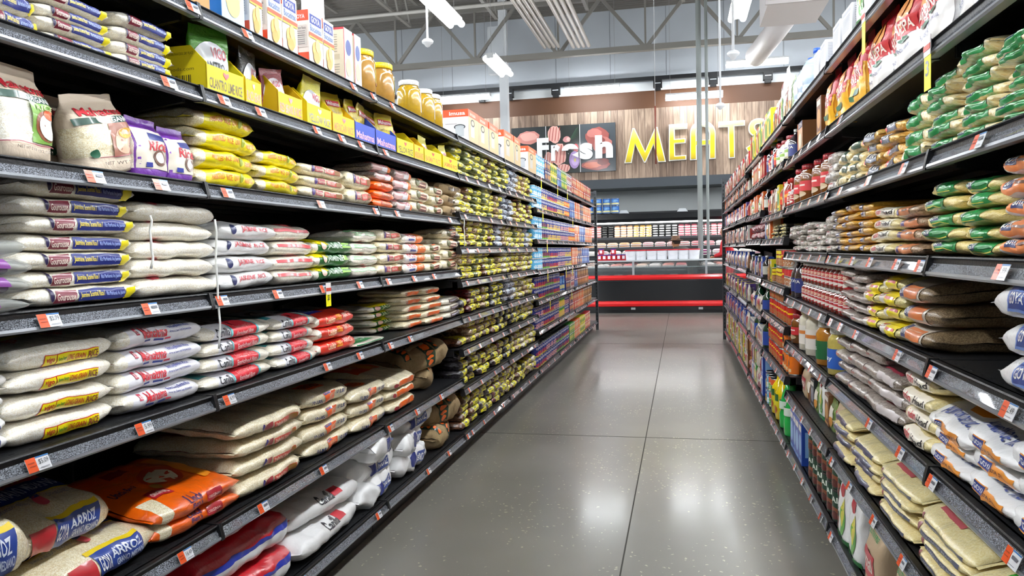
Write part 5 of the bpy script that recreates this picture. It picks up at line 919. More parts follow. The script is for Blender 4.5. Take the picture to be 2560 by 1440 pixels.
def loose(side, key, px, z, d, w, sc=(1, 1, 1), rz=0, rx=0, ry=0, label=None, dz=0):
    X = front(side) + min(d, .1) * (-1 if side == 'L' else 1); place(side, key, depth(px, z, X), d, z + dz, sc, 1, rx, ry, label or '%s, %s' % (PR[key]['look'], w), 'loose bags, ' + w, rz)
loose('L', 'burlapb', 1078, F_, .10, w, (.9, .9, 1), .35, 0, .05, 'burlap rice sack with orange dotted band lying under another, sixth left shelf'); loose('L', 'burlapb', 1088, F_, .06, w, (.9, .9, 1.1), -.3, .12, -.12, 'burlap rice sack with orange dotted band slumped on top, sixth left shelf', .12)
w = 'bottom left shelf'
for i in range(3): loose('L', 'redbase', 640 - 4 * i, G0, .03 + .015 * i, w, (1, 1, .8), .05 * (i - 1), 0, .0, 'large red rice bag with blue edge, %s of the heap, bottom left shelf' % ['lowest', 'middle', 'topmost'][i], .108 * i)
for i in range(2): loose('L', 'tealbase', 835 - 8 * i, G0, .01 + .03 * i, w, (1.05, 1, .95), .08 - .14 * i, 0, .03, 'large white rice bag with teal emblem, %s, bottom left shelf' % ['lower one', 'upper one'][i], .09 * i)
for i, (px, d, rz, dz, rx, ry) in enumerate(((958, .02, .1, 0, 0, 0), (950, .05, -.1, .1, .1, .0), (968, .0, .3, .2, .15, .1), (1045, .02, 0, 0, 0, 0), (1040, .03, .2, .1, .05, 0), (1052, .04, -.2, .2, .15, -.08))):
    loose('L', 'goyabase', px, G0, d, w, (.95, 1, 1.0), rz, rx, ry, 'crumpled white rice bag with navy print, %s of the %s heap, bottom left shelf' % (['lowest', 'middle', 'topmost'][i % 3], 'nearer' if i < 3 else 'farther'), dz)
loose('L', 'burlapb', 1118, G0, .03, w, (.85, .9, 1), .2, 0, 0, 'burlap rice sack, lower one by the beans, bottom left shelf'); loose('L', 'burlapb', 1122, G0, .05, w, (.8, .9, 1.2), -.4, .2, -.1, 'burlap rice sack slumped on another by the beans, bottom left shelf', .12)
# bag ties: white string hanging
def tie(side, px, z0, z1, lab, X=None):
    X = (front(side) + (.012 if side == 'L' else -.012)); Y = depth(px, z0, X); pts = [(X + .002 * sin(i * 1.7), Y + .003 * sin(i * 1.1), z0 + (z1 - z0) * i / 10) for i in range(11)]
    o = obj('string', MB().tube(pts, .003, mat('#e6e6e2', .7), 6).mesh('string')); tag(o, lab, 'string', None)
tie('L', 537, 1.33, .97, 'white sewing string hanging beside the white jasmine sacks'); tie('L', 375, 1.33, 1.2, 'white string between the navy-strip bags and red-mark bags'); tie('L', 1160, 1.42, 1.26, 'white string hanging at the end of the third left shelf')
# ---------------------------------------------------------------- beans
LB = [['green', 'green', 'green', 'green', 'brown', 'green', 'green', 'grey', 'grey', 'speckled', 'speckled', 'brown'], ['white', 'brown', 'green', 'green', 'green', 'speckled', 'grey', 'grey', 'speckled', 'brown', 'brown', 'red'],
      ['dark', 'brown', 'speckled', 'green', 'red', 'grey', 'speckled', 'white', 'green', 'speckled', 'grey', 'white'], ['speckled', 'speckled', 'green', 'brown', 'green', 'speckled', 'white', 'brown', 'red', 'speckled', 'white', 'brown'],
      ['black', 'red', 'brown', 'speckled', 'black', 'black', 'grey', 'grey', 'white', 'white', 'speckled', 'white'], ['brown', 'speckled', 'speckled', 'brown', 'brown', 'black', 'black', 'black', 'green', 'green', 'white', 'white'],
      ['black', 'dark', 'dark', 'brown', 'dark', 'red', 'black', 'black', 'speckled', 'white', 'speckled', 'white'], ['brown', 'brown', 'dark', 'dark', 'red', 'dark', 'speckled', 'brown', 'brown', 'green', 'speckled', 'white']]
LBH = [[5, 5, 5, 5, 5, 5, 5, 5, 5, 4, 4, 4], [3, 4, 4, 5, 5, 4, 5, 4, 4, 5, 4, 4], [4, 6, 4, 4, 5, 4, 4, 4, 4, 4, 4, 3], [4, 4, 5, 4, 3, 3, 4, 4, 5, 4, 4, 4], [2, 3, 3, 3, 4, 4, 4, 4, 4, 4, 4, 3], [1, 3, 3, 3, 3, 4, 4, 3, 4, 4, 4, 3], [4, 4, 3, 4, 3, 3, 3, 3, 4, 3, 3, 3], [4, 4, 4, 5, 4, 4, 4, 4, 3, 3, 3, 3]]
NB = ['first', 'second', 'third', 'fourth', 'fifth', 'sixth', 'seventh', 'eighth', 'ninth', 'tenth', 'eleventh', 'twelfth']
for r, (zz, hmax) in enumerate(zip(ZB[1:] + [.145], (.185, .17, .16, .165, .19, .185, .19, .2))):
    for c in range(12):
        k = 'bean_' + LB[r][c]; n_ = LBH[r][c]; Yc = LY0 + .06 + (c + .5) * .199; big = r >= 4; 
        hh = .043 if not big else .049
        for i in range(n_):
            place('L', k, Yc + random.uniform(-.012, .012), .015 + random.uniform(0, .03), zz + i * hh, (random.uniform(.93, 1.0), 1.15, hh / .05 * 1.08), 4, random.uniform(-.05, .05), random.uniform(-.04, .04),
                  '%s, %s, %s stack, %s' % (PR[k]['look'], 'topmost' if i == n_ - 1 else ORD[i] + (' from bottom' if i else ''), NB[c], WB[r + 1]), 'bean bags, ' + WB[r + 1])
# large bean bags: end of seventh shelf and bottom
for i, (px, z, d) in enumerate(((1168, .68, .16), (1170, .68, .17), (1166, .68, .16))): loose('L', 'bigbean', px, .65, d, WB[6], (1, 1, .9), 0, 0, 0, 'large bag of speckled beans set back, %s, seventh bean shelf' % ['lowest', 'middle', 'topmost'][i], .075 * i)
# ---------------------------------------------------------------- cans and boxes, left far sections
CY0 = LY0 + SEC * 2 + .03; CY1 = LY0 + SEC * 6 - .03
rows_ = [(1.911, [('sky', 6), ('bx_nv', 3), ('bx_yl', 4), ('bx_bl', 3), ('bx_gr', 4), ('bx_wh', 4), ('bx_rd', 4), ('bx_or', 7), ('bx_rd', 8)]),
 (1.615, [('sky', 4), ('blue_yel', 3), ('blue_red', 6), ('blue_yel', 5), ('blue_or', 4), ('bx_bl', 4), ('bx_or', 5), ('bx_nv', 3), ('bx_or', 9)]),
 (1.33, [('sky', 4), ('blue_grn', 3), ('blue_yel', 8), ('blue_pink', 6), ('blue_or', 5), ('bx_or', 4), ('bx_bl', 6), ('bx_or', 8)]),
 (1.047, [('sky', 4), ('blue_grn', 4), ('blue_red', 5), ('blue_pink', 5), ('blue_yel', 5), ('bx_or', 5), ('bx_nv', 4), ('bx_bl', 8)]),
 (.775, [('blue_red', 5), ('blue_grn', 5), ('blue_red', 4), ('bluecan', 2), ('bx_nv', 4), ('bx_wh', 3), ('bx_bl', 3), ('bx_bn', 11)]),
 (.50, [('blue_pink', 4), ('blue_red', 6), ('blue_pink', 3), ('chick', 4), ('blue_pink', 3), ('bx_nv', 3), ('bx_rd', 5), ('bx_or', 5), ('bx_bn', 9)]),
 (.145, [('blue_red', 5), ('blue_pink', 6), ('blue_grn', 5), ('blue_red', 4), ('bx_gr', 4), ('bx_or', 5), ('bx_yl', 5), ('bx_rd', 6)])]
for (z, blocks), wh in zip(rows_, WK):
    Y = CY0
    for k, n_ in blocks:
        p = PR[k]; g_ = p['L'] * 1.03
        tiers = 2 if k != 'bluecan' else 1; hs = 1 if p['cat'] == 'can' else .66
        n_ = max(0, min(n_, int((CY1 - Y) / g_)))
        rowof('L', z, Y, Y + n_ * g_ + .001, [k], wh, tiers, .015, 1.03, hs); Y += n_ * g_
# ---------------------------------------------------------------- right side
R0_, R1_, R2_, R3_, R4_, R5_, R6_ = 1.904, 1.665, 1.424, 1.187, .955, .71, .436
def yr(px, z): return depth(px, z, XR)
w = 'top right shelf'
for a, b in ((2232, 2178), (2172, 2130)): box_at('R', R0_, a, b, 'snackw', w, scale=(1, 1, .9))
for a, b in ((2128, 2106), (2100, 2082), (2064, 2050), (2046, 2036)): box_at('R', R0_, a, b, 'whitebox', w, d=.0, hs=.38)
for i, px in enumerate((2006, 1994, 1984)): box_at('R', R0_, px + 5, px - 5, 'jug', w, scale=(1, 1, 1), d=.01 + .005 * i)
rowof('R', R0_, yr(1974, R0_), yr(1925, R0_), ['m_grn', 'm_wht', 'm_brn', 'snackw', 'm_red', 'm_wht'], w, 1, .01, 1.05, 1.15)
rowof('R', R0_ - .02, yr(1922, R0_), yr(1872, R0_), ['bx_yl', 'bx_gr', 'bx_yl', 'bx_rd', 'bx_wh'], w, 1, .01, 1.03, 1.3)
rowof('R', R0_ - .06, yr(1868, R0_), RY0 + SEC * 6.9, ['bx_rd', 'm_red', 'bx_wh', 'bx_bn', 'm_brn'], w, 1, .01, 1.1, 1.1)
w = 'second right shelf'
Y = yr(2640, R1_); i = 0
while Y < yr(2064, R1_):
    k = 'arepa' if Y < yr(2150, R1_) else 'arepay'
    place('R', k, Y + .07, .01 + .02 * (i % 2), R1_ + .002, (1.0, 1, random.uniform(.82, .9)), 3, 0, random.uniform(-.07, .07), '%s, %s' % (PR[k]['look'], w), 'upright corn flour bags', random.uniform(-.15, .15)); Y += .128; i += 1
box_at('R', R1_, 2052, 2042, 'bx_bn', w, hs=1.0); box_at('R', R1_, 2030, 1976, 'goyabox', w, scale=(1.2, 1, .72)) ; box_at('R', R1_, 2005, 1995, 'goyabox', w, scale=(1, .8, .9), d=.1) if 0 else None
for px in (1962, 1950, 1941): box_at('R', R1_, px + 5, px - 5, 'mayo', w, scale=(1, 1, .95))
for px in (1971,): box_at('R', R1_, px + 4, px - 4, 'syrup', w, scale=(1, 1, .75), label='dark brown bottle by the dressing jars, second right shelf')
rowof('R', 1.68, yr(1932, 1.68), yr(1908, 1.68), ['hot', 'syrup', 'black_b', 'redjar'], w, 1, .01, 1.1, .95)
rowof('R', 1.68, yr(1906, 1.68), yr(1872, 1.68), ['bx_rd', 'bx_rd', 'bx_or', 'horch', 'bx_or'], w, 1, .01, 1.05, 1)
rowof('R', 1.69, yr(1866, 1.7), RY0 + SEC * 6.9, ['m_wht', 'bx_bn', 'm_red', 'bx_bk', 'm_prp', 'bx_or'], w, 1, .01, 1.1, .75)
w = 'third right shelf'
cols = [(2700, 2600, 40, 7, 'pasta'), (2598, 2480, 100, 8, 'pasta'), (2478, 2388, 150, 7, 'pasta'), (2386, 2310, 205, 6, 'pasta'), (2308, 2248, 268, 4, 'pasta'), (2246, 2200, 322, 4, 'pastab'), (2198, 2156, 350, 4, 'pastab'), (2154, 2118, 372, 4, 'pastac'), (2116, 2090, 395, 3, 'pastac'), (2088, 2064, 400, 4, 'silver')]
for a, b, yt, n_, k in cols: pile('R', R2_, b, a, yt, n_, k, w, d=.015, jit=2, px=(a + b) / 2)
for px in (2052, 2030): box_at('R', R2_, px + 5, px - 5, 'salsa', w, scale=(1, 1, .95), d=.02, label='tall brown sauce jar, %s, third right shelf' % ('in the shade next to silvery bags' if px > 2040 else 'left of the shaded one'))
for i, px in enumerate((2000, 1985, 1975, 1968)): box_at('R', R2_, px + 5, px - 5, 'salsa' if i < 2 else 'redjar', w, scale=(1.1 - .1 * i, 1.1 - .1 * i, 1.0 - .02 * i))
rowof('R', R2_, yr(1962, R2_), yr(1912, R2_), ['hot', 'hot', 'm_wht', 'hot', 'bx_yl', 'm_brn', 'm_wht', 'm_brn', 'm_red'], w, 1, .01, 1.05, .95)
rowof('R', 1.466, yr(1906, 1.466), yr(1870, 1.466), ['black_b', 'bx_or', 'm_brn', 'mayo', 'black_b', 'bx_or'], w, 1, .01, 1.05, .85)
rowof('R', 1.48, yr(1866, 1.48), RY0 + SEC * 6.9, ['m_red', 'bx_pu', 'm_wht', 'bx_or', 'bx_pu'], w, 1, .01, 1.1, .8)
w = 'fourth right shelf'
cols = [(2720, 2605, 360, 5, 'goyaw'), (2603, 2484, 398, 5, 'goyaw'), (2480, 2392, 455, 5, 'goyag'), (2390, 2298, 468, 5, 'goyag'), (2296, 2232, 520, 4, 'brownor'), (2230, 2172, 528, 4, 'redtxt'), (2170, 2138, 512, 6, 'corn'), (2136, 2106, 518, 6, 'corn'), (2104, 2078, 528, 6, 'corn'), (2076, 2056, 545, 5, 'silver'), (2054, 2032, 560, 5, 'silver'), (2030, 2010, 562, 5, 'silver'), (2008, 1992, 566, 5, 'silver'), (1990, 1975, 570, 4, 'silver')]
for a, b, yt, n_, k in cols: pile('R', R3_, b, a, yt, n_, k, w, d=.015, jit=2)
for j in range(5): pile('R', 1.265, 1966 - (j + 1) * 8 - 4, 1966 - j * 8 - 5, 575, 4, 'm_dark', 'shelf left of the silvery bags', d=.01, jit=2)
rowof('R', 1.265, yr(1921, 1.265), yr(1907, 1.265), ['bx_or', 'm_grn', 'bx_bl'], w, 1, .01, 1.05, 1)
rowof('R', 1.27, yr(1904, 1.27), yr(1870, 1.27), ['m_shiny', 'm_shiny', 'm_shiny', 'm_shiny'], w, 2, .01, 1.05, 1)
rowof('R', 1.26, yr(1866, 1.26), RY0 + SEC * 6.9, ['bx_wh', 'm_prp', 'bx_bk', 'bx_bk', 'bx_or', 'm_wht'], w, 1, .01, 1.1, .9)
w = 'fifth right shelf'
def deep(px, z, n_, key, w, h=None, d=.01, sc=1, dz=0, sy=1, tilt=.1):
    p = PR[key]; h = h or p['H']
    for i in range(n_): place('R', key, depth(px, z, XR + min(d, .1) + .01), d + .01 * (i % 2), z + i * h + dz + (tilt * .12 if i == n_ - 1 else 0), (sc * random.uniform(.97, 1.03), sy, h / p['H'] * 1.03), 2, random.uniform(-.02, .02) + (tilt if i == n_ - 1 else 0), random.uniform(-.02, .02), '%s, %s, %s' % (p['look'], 'topmost of its stack' if i == n_ - 1 else ORD[i] + (' from bottom' if i else ' of its stack'), w), 'stacked grain bags, ' + w)
deep(2610, R4_, 3, 'goyab', w, .062, d=.0, sy=.6, sc=1.1); deep(2580, R4_, 4, 'goyag', w, .055, d=.24, sc=1.15)
for px, n_, k, h in ((2282, 3, 'brownbig', .058), (2225, 4, 'yellowwhite', .044), (2180, 4, 'yellowwhite', .04), (2150, 6, 'greyp', .034), (2122, 5, 'greyp', .036)): deep(px, R4_, n_, k, w, h, sc=1 if k not in ('greyp', 'yellowwhite') else .9)
Y = yr(2100, R4_); k2 = 0
while Y < yr(1992, R4_):
    for t_ in range(2): place('R', 'redjar', Y + .045, .02, R4_ + .0905 * t_, (1, 1, 1), 1, label='sauce jar with white lid and red label, %s tier, fifth right shelf' % ('lower', 'upper')[t_], group='red label jars on the fifth right shelf')
    Y += .088
for px in (1987, 1978): box_at('R', R4_, px + 4, px - 4, 'syrup', w, scale=(1, 1, .9))
rowof('R', .99, yr(1964, .99), yr(1928, .99), ['wrcan', 'wrcan', 'wrcan', 'redcan', 'redcan', 'redyel', 'redyel', 'redyel', 'redcan', 'redyel'], 'fifth right shelf', 2, .015, 1.02, 1, order='block')
rowof('R', .99, yr(1926, .99), yr(1908, .99), ['redyel', 'bx_yl', 'bx_bn'], 'fifth right shelf', 1, .015, 1.02, .9)
rowof('R', 1.0, yr(1904, 1.0), yr(1870, 1.0), ['black_b', 'bx_bl', 'm_wht', 'bx_bk', 'm_brn'], w, 1, .01, 1.05, .9)
rowof('R', 1.03, yr(1866, 1.03), RY0 + SEC * 6.9, ['m_brn', 'm_wht', 'bx_bl', 'm_brn'], w, 1, .01, 1.1, .9)
w = 'sixth right shelf'
deep(2620, R5_, 3, 'polv', w, .055, sc=.95, tilt=.15); deep(2480, R5_, 3, 'polv', w, .05, sc=.85, tilt=.2); deep(2375, R5_, 3, 'polv', w, .045, sc=.9, tilt=.25); deep(2290, R5_, 4, 'redtxt', w, .047, sc=.85); deep(2222, R5_, 3, 'imper', w, .05, sc=.8)
deep(2182, R5_, 4, 'greyp', w, .048, sc=.75); deep(2142, R5_, 4, 'greyp', w, .046, sc=.9); deep(2108, R5_, 4, 'greyp', w, .042, sc=.85)
for px, k in ((2069, 'guava'), (2040, 'olives'), (2014, 'horch'), (1998, 'horch')): box_at('R', R5_, px + 5, px - 5, k, w, scale=(1, 1, .93))
box_at('R', R5_, 1982, 1974, 'salsa', w, scale=(1, 1, .85), label='sauce jar with red label left of the parrot jars, sixth right shelf')
rowof('R', .78, yr(1964, .78), yr(1914, .78), ['redcan'], 'chilli can section', 2, .015, 1.02, 1)
rowof('R', .735, yr(1904, .735), yr(1870, .735), ['green_b', 'black_b', 'black_b', 'm_wht', 'm_wht', 'm_wht'], w, 1, .01, 1.05, .75)
rowof('R', .745, yr(1866, .745), RY0 + SEC * 6.9, ['m_wht', 'bx_pu', 'bx_yl', 'm_wht'], w, 1, .01, 1.1, .9)
w = 'seventh right shelf'
deep(2720, R6_, 3, 'flour', w, .045); deep(2500, R6_, 2, 'flour', w, .04, sc=1.0); place('R', 'flourgreen', yr(2500, R6_) - .02, .0, R6_ + .11, (1, 1, .7), 1, rx=.22, label='pale flour bag with bright green banner, seventh right shelf', group=None)
deep(2345, R6_, 4, 'flour', w, .036, sc=1.0, tilt=.22); deep(2232, R6_, 4, 'flour', w, .036, sc=.98, tilt=.22); deep(2158, R6_, 4, 'flourred', w, .036, sc=.96, tilt=.22); deep(2104, R6_, 4, 'flourred', w, .04, sc=.96, tilt=.15)
rowof('R', R6_, yr(2066, R6_), yr(1970, R6_), ['tamal', 'm_grn', 'bx_bn', 'snackw', 'm_grn', 'bx_bk', 'm_brn'], w, 1, .06, 1.03, .85)
rowof('R', .51, yr(1964, .51), yr(1945, .51), ['orcan'], 'chilli can section', 2, .015, 1.02, 1)
rowof('R', .51, yr(1944, .51), yr(1912, .51), ['redcan'], 'chilli can section', 2, .015, 1.02, .95)
rowof('R', .495, yr(1904, .495), yr(1870, .495), ['green_b', 'bx_wh', 'bx_wh', 'bx_wh', 'm_wht', 'm_grn'], w, 1, .01, 1.05, .85)
rowof('R', .49, yr(1866, .49), RY0 + SEC * 6.9, ['m_wht', 'm_wht', 'bx_bl', 'bx_pu'], w, 1, .01, 1.1, .95)
w = 'bottom right shelf'
for i, (a, b) in enumerate(((2420, 2300), (2290, 2205), (2200, 2150))): box_at('R', .145, a, b, 'tamal', w, scale=(1, 1, 1))
for a, b in ((2146, 2118), (2116, 2094)): box_at('R', .145, a, b, 'snackw', w, scale=(1, 1, 1))
Y = yr(2092, .145)
while Y < yr(2000, .145) - .11: 
    for t_ in range(2): place('R', 'greencan', Y + .056, .015, .145 + .1255 * t_, (1, 1, 1), 0, label='dark green can with chocolate cup picture, %s tier, bottom right shelf' % ('lower', 'upper')[t_], group='dark green cans on the bottom right shelf')
    Y += .113
rowof('R', .145, yr(1998, .145), yr(1968, .145), ['bx_bl'], w, 1, .01, 1.03, 1.3)
for px, k in ((1960, 'green2'), (1949, 'green2'), (1938, 'yellow_b'), (1929, 'yellow_b')): box_at('R', .145, px + 4, px - 4, k, w, scale=(1, 1, .95))
rowof('R', .145, yr(1924, .145), yr(1905, .145), ['whitegrn', 'whitegrn', 'sky', 'blue_yel'], w, 2, .01, 1.03, 1)
rowof('R', .145, yr(1903, .145), yr(1868, .145), ['bx_bl', 'm_red', 'm_shiny', 'm_wht', 'bx_gr', 'bx_bn'], w, 2, .01, 1.05, .95)
rowof('R', .145, yr(1866, .145), RY0 + SEC * 6.9, ['bx_bn', 'm_wht', 'bx_wh', 'whitegrn', 'bx_yl'], w, 2, .01, 1.1, .85)

# ---------------------------------------------------------------- meat department
MY = 14.65; RB = mat('#d8141a', .28, coat=.6); KB = mat('#121316', .3, coat=.3); GLS = mat('#dfeef0', .05, trans=.9, alpha=.35, spec=.6); ST = mat('#b9bdc0', .3, metal=.6)
o = empty('meat_counter', (0, MY, 0)); tag(o, 'long black meat counter with two red bumper rails and glass front', 'meat counter')
x0, x1 = -3.2, 2.6
obj('body', MB().box((x0, 0, .06), (x1, 1.0, .62), KB).mesh('body'), o); obj('toe_kick', MB().box((x0, .06, 0), (x1, .9, .06), KB).mesh('toe_kick'), o)
for zz, hh, n_ in ((.125, .11, 'lower'), (.63, .1, 'upper')):
    q = MB(); q.extr([(0, zz), (-.04, zz + .012), (-.055, zz + hh / 2), (-.04, zz + hh - .012), (0, zz + hh)], x0, x1, RB); e = obj('bumper_rail', q.mesh('bumper_rail'), o); e['label'] = n_ + ' bright red bumper rail'
obj('display_deck', MB().box((x0, .02, .62), (x1, .98, .66), mat('#8f9598', .4)).mesh('display_deck'), o)
q = MB(); q.box((x0, .02, .72), (x1, .035, .985), GLS); obj('front_glass', q.mesh('front_glass'), o); obj('top_ledge', MB().box((x0, .0, .985), (x1, .75, 1.01), mat('#c9cdd0', .3, metal=.3)).mesh('top_ledge'), o)
for xx in (-2.2, -.9, .45, .78): obj('glass_post', MB().box((xx - .02, .01, .72), (xx + .02, .06, .99), ST).mesh('glass_post'), o)
obj('inner_shelf', MB().box((x0, .3, .86), (x1, .6, .868), mat('#cfe0e2', .2)).mesh('inner_shelf'), o)
for xx in (-.95, .3): obj('foot_latch', MB().box((xx, -.03, .07), (xx + .08, 0, .11), ST).mesh('foot_latch'), o)
def tub(x, y, z, lab, grp, s=1):
    k = ('tub',)
    if k not in PR:
        a = MB(); a.lathe([(0, 0), (.095, 0), (.1, .01), (.115, .185), (.118, .19)], mat('#e9e9ee', .4), 24)
        h = MB(); h.tube([(-.115, -.01, .16), (-.08, -.09, .1), (0, -.125, .075), (.08, -.09, .1), (.115, -.01, .16)], .003, mat('#d8d8de', .4), 6)
        l = MB(); l.lathe([(.122, .182), (.124, .2), (.118, .206), (0, .206)], mat('#c21a2a', .4), 24)
        PR[k] = dict(v=[dict(name='bucket', look='', cat='bucket', mesh=a.mesh('bucket'), parts=[('handle', h.mesh('handle')), ('lid', l.mesh('lid'))])])
    spawn(PR[k]['v'][0], (x, y, z), 0, (s, s, s), label=lab, group=grp)
for i, px in enumerate((1578, 1603, 1630, 1655, 1683, 1709, 1735)):
    x, z = on_y(px, 650, MY + .25); tub(x, MY + .2, 1.01, 'white bucket with red lid on the meat counter, %s' % ['leftmost', 'second from left', 'third from left', 'middle one', 'third from right', 'second from right', 'rightmost'][i], 'white buckets on the meat counter', .95)
def pack(name, w_, d_, h_, c1, c2):
    k = (name, c1, c2)
    if k not in PR:
        a = MB(); a.box((-w_ / 2, -d_ / 2, 0), (w_ / 2, d_ / 2, h_ * .45), mat('#e9e6e2' if c2 != '#1a1a1c' else '#1a1a1c', .4)); b = MB(); b.lathe([(.5, h_ * .4), (.48, h_ * .8), (.35, h_), (0, h_)], mat(c1, .3, coat=.8, var=.3, vscale=60), 16, sx=w_ * .95, sy=d_ * .95, square=5)
        c = MB(); c.box((.0, -d_ / 2 - .001, h_ * .1), (w_ * .3, -d_ / 2, h_ * .42), mat(c2, .4))
        PR[k] = [a.mesh('tray'), b.mesh('meat'), c.mesh('sticker')]
    return PR[k]
def mtray(x, y, z, c1, c2, lab, grp, w_=.2, d_=.16, h_=.06, rx=0, s=1):
    ms = pack('t%g%g%g' % (w_, d_, h_), w_, d_, h_, c1, c2); o = obj('meat_tray', ms[0], None, (x, y, z)); o.rotation_euler = (rx, 0, random.uniform(-.05, .05)); tag(o, lab, 'meat tray', grp)
    obj('meat', ms[1], o); obj('sticker', ms[2], o)
for r in range(2):
    for i in range(6 if r == 0 else 2):
        x = on_y((1500 + i * 12) if r == 0 else (1504 + i * 30), 650, MY + .3)[0]
        o = obj('gift_pack', MB().box((-.05, -.06, 0), (.05, .06, .11), mat('#b8141e', .3, coat=.5)).mesh('gift_pack'), None, (x, MY + .3, 1.01 + .112 * r)); tag(o, 'dark red meat pack with white sticker, %s row on the counter' % ('lower' if r == 0 else 'upper'), 'meat pack', 'dark red packs on the meat counter')
        obj('sticker', MB().box((-.03, -.062, .03), (.02, -.06, .09), mat('#e8e0ea', .4)).mesh('sticker'), o); obj('top_flap', MB().box((-.05, -.061, .1), (.05, -.058, .118), mat('#3a2a8a', .4)).mesh('top_flap'), o)
for i in range(12): mtray(-1.5 + i * .27, MY + .35 + .1 * (i % 2), .66, ['#c8a088', '#d8ccb8', '#b04a40', '#c87a60'][i % 4], '#e8e8e8', 'tray of fresh meat behind the counter glass', 'trays behind the counter glass', .22, .18, .06)
# wall cooler
CYF = 17.4
o = empty('wall_cooler', (0, CYF, 0)); tag(o, 'long open wall cooler with lit black canopy and shelves', 'wall cooler')
xa, xb = -4, 4.2
obj('back_wall', MB().box((xa, .85, .0), (xb, .9, 2.1), mat('#1b1c1f', .5)).mesh('back_wall'), o); q = MB(); q.extr([(-.02, 1.83), (-.05, 1.9), (-.02, 2.02), (.9, 2.05), (.9, 1.9), (.06, 1.83)], xa, xb, mat('#1a1c20', .22, coat=.8)); obj('canopy', q.mesh('canopy'), o)
obj('lower_case', MB().box((xa, -.1, 0), (xb, .85, .75), mat('#222428', .4)).mesh('lower_case'), o)
LED = mat('#ffffff', .5, emit=14); e = MB(); e.tube([(xa, .1, 1.82), (xb, .1, 1.82)], .018, LED, 8); obj('lamp', e.mesh('lamp'), o)
for zz, dd in ((1.5, .3), (1.27, .18), (1.06, .05), (.82, -.05)):
    s = MB(); s.box((xa, dd, zz - .02), (xb, .85, zz), mat('#26282c', .4)); s.box((xa, dd - .012, zz - .05), (xb, dd, zz), mat('#3a3c40', .35)); t = obj('cooler_shelf', s.mesh('cooler_shelf'), o)
    e = MB(); e.tube([(xa, dd + .03, zz - .035), (xb, dd + .03, zz - .035)], .008, LED, 6); obj('shelf_lamp', e.mesh('shelf_lamp'), t)
random.seed(3)
blocks = [('#b89878', '#d8d0c0', 3), ('#e07a4a', '#d03040', 3), ('#a8605c', '#e0d8d8', 2), ('#4a4a48', '#1a1a1c', 2), ('#e8a880', '#e8e0e0', 3), ('#e8b868', '#d88070', 3), ('#c8c8c8', '#1a1a1c', 4), ('#b05a68', '#e0d8dc', 4), ('#d87a80', '#f0e0e0', 5), ('#d8d8d6', '#1a1a1c', 4), ('#cfa090', '#e8e0e0', 4)]
x = -2.9; q = 0
while x < 2.2:
    c1, c2, n_ = blocks[q % len(blocks)]; q += 1
    for j in range(n_):
        if x > 2.3: break
        for t in range(5): mtray(x, CYF + .3 + .16 + t * .012, 1.5 + t * .055, c1, c2, 'packed meat tray on the top cooler shelf, %s in its stack' % ['lowest', 'second', 'third', 'fourth', 'topmost'][t], 'trays on the top cooler shelf', .13, .16, .05, rx=.25)
        x += .145
x = -2.9; q = 0
cs = ['#e0903c', '#e0903c', '#d8a880', '#d08a50', '#c88a90', '#c08080', '#d8606a', '#e8d8d8']
while x < 2.3:
    for t in range(2): mtray(x, CYF + .18 + .12, 1.27 + t * .05, cs[int(q / 2) % len(cs)], '#e8e0e0', 'wrapped meat tray on the second cooler shelf, %s' % ('lower' if t == 0 else 'upper'), 'trays on the second cooler shelf', .24, .2, .055, rx=.12)
    x += .27; q += 1
x = -2.9; q = 0; cs = ['#8a2a6a', '#c8a8b0', '#dcd4cc', '#e2dcd4', '#c8909c', '#e0d8d0', '#d8d0cc', '#e8b020', '#e8b020', '#d89aa4', '#d86a6a', '#c84a3c']
while x < 2.3:
    for t in range(2): mtray(x, CYF + .05 + .12, 1.06 + t * .06, cs[q % len(cs)], '#f0ece8', 'wrapped meat tray on the third cooler shelf, %s' % ('lower' if t == 0 else 'upper'), 'trays on the third cooler shelf', .26, .22, .065, rx=.1)
    x += .285; q += 1
x = -2.9; q = 0
while x < 2.3:
    mtray(x, CYF + .1, .82, ['#d8d0cc', '#d87a6a', '#c83a3a', '#e0b8a0'][q % 4], '#f0ece8', 'wrapped meat tray on the lowest cooler shelf', 'trays on the lowest cooler shelf', .26, .22, .07); x += .29; q += 1
for px in range(4):
    for t in range(2):
        x, z = on_y(1495 + px * 21.5 - 21, 560, CYF + .2); place_o = spawn(PR['bluecan']['v'][0], (x, CYF + .25, 2.05 + t * .175), random.uniform(-.3, .3), (1, 1, 1), label='large blue can on top of the wall cooler, %s tier' % ('lower' if t == 0 else 'upper'), group='blue cans on top of the wall cooler')
for px, l in ((1560, 'left'), (1706, 'right')):
    x, z = on_y(px, 532, CYF + .4); o = obj('white_lamp_box', MB().extr([(-.12, 0), (.12, 0), (.07, .07), (-.07, .07)], 0, .12, mat('#e4e8ea', .4), 'y').mesh('white_lamp_box'), None, (x, CYF + .3, 2.05)); tag(o, 'small white box on top of the wall cooler, %s one' % l, 'box')

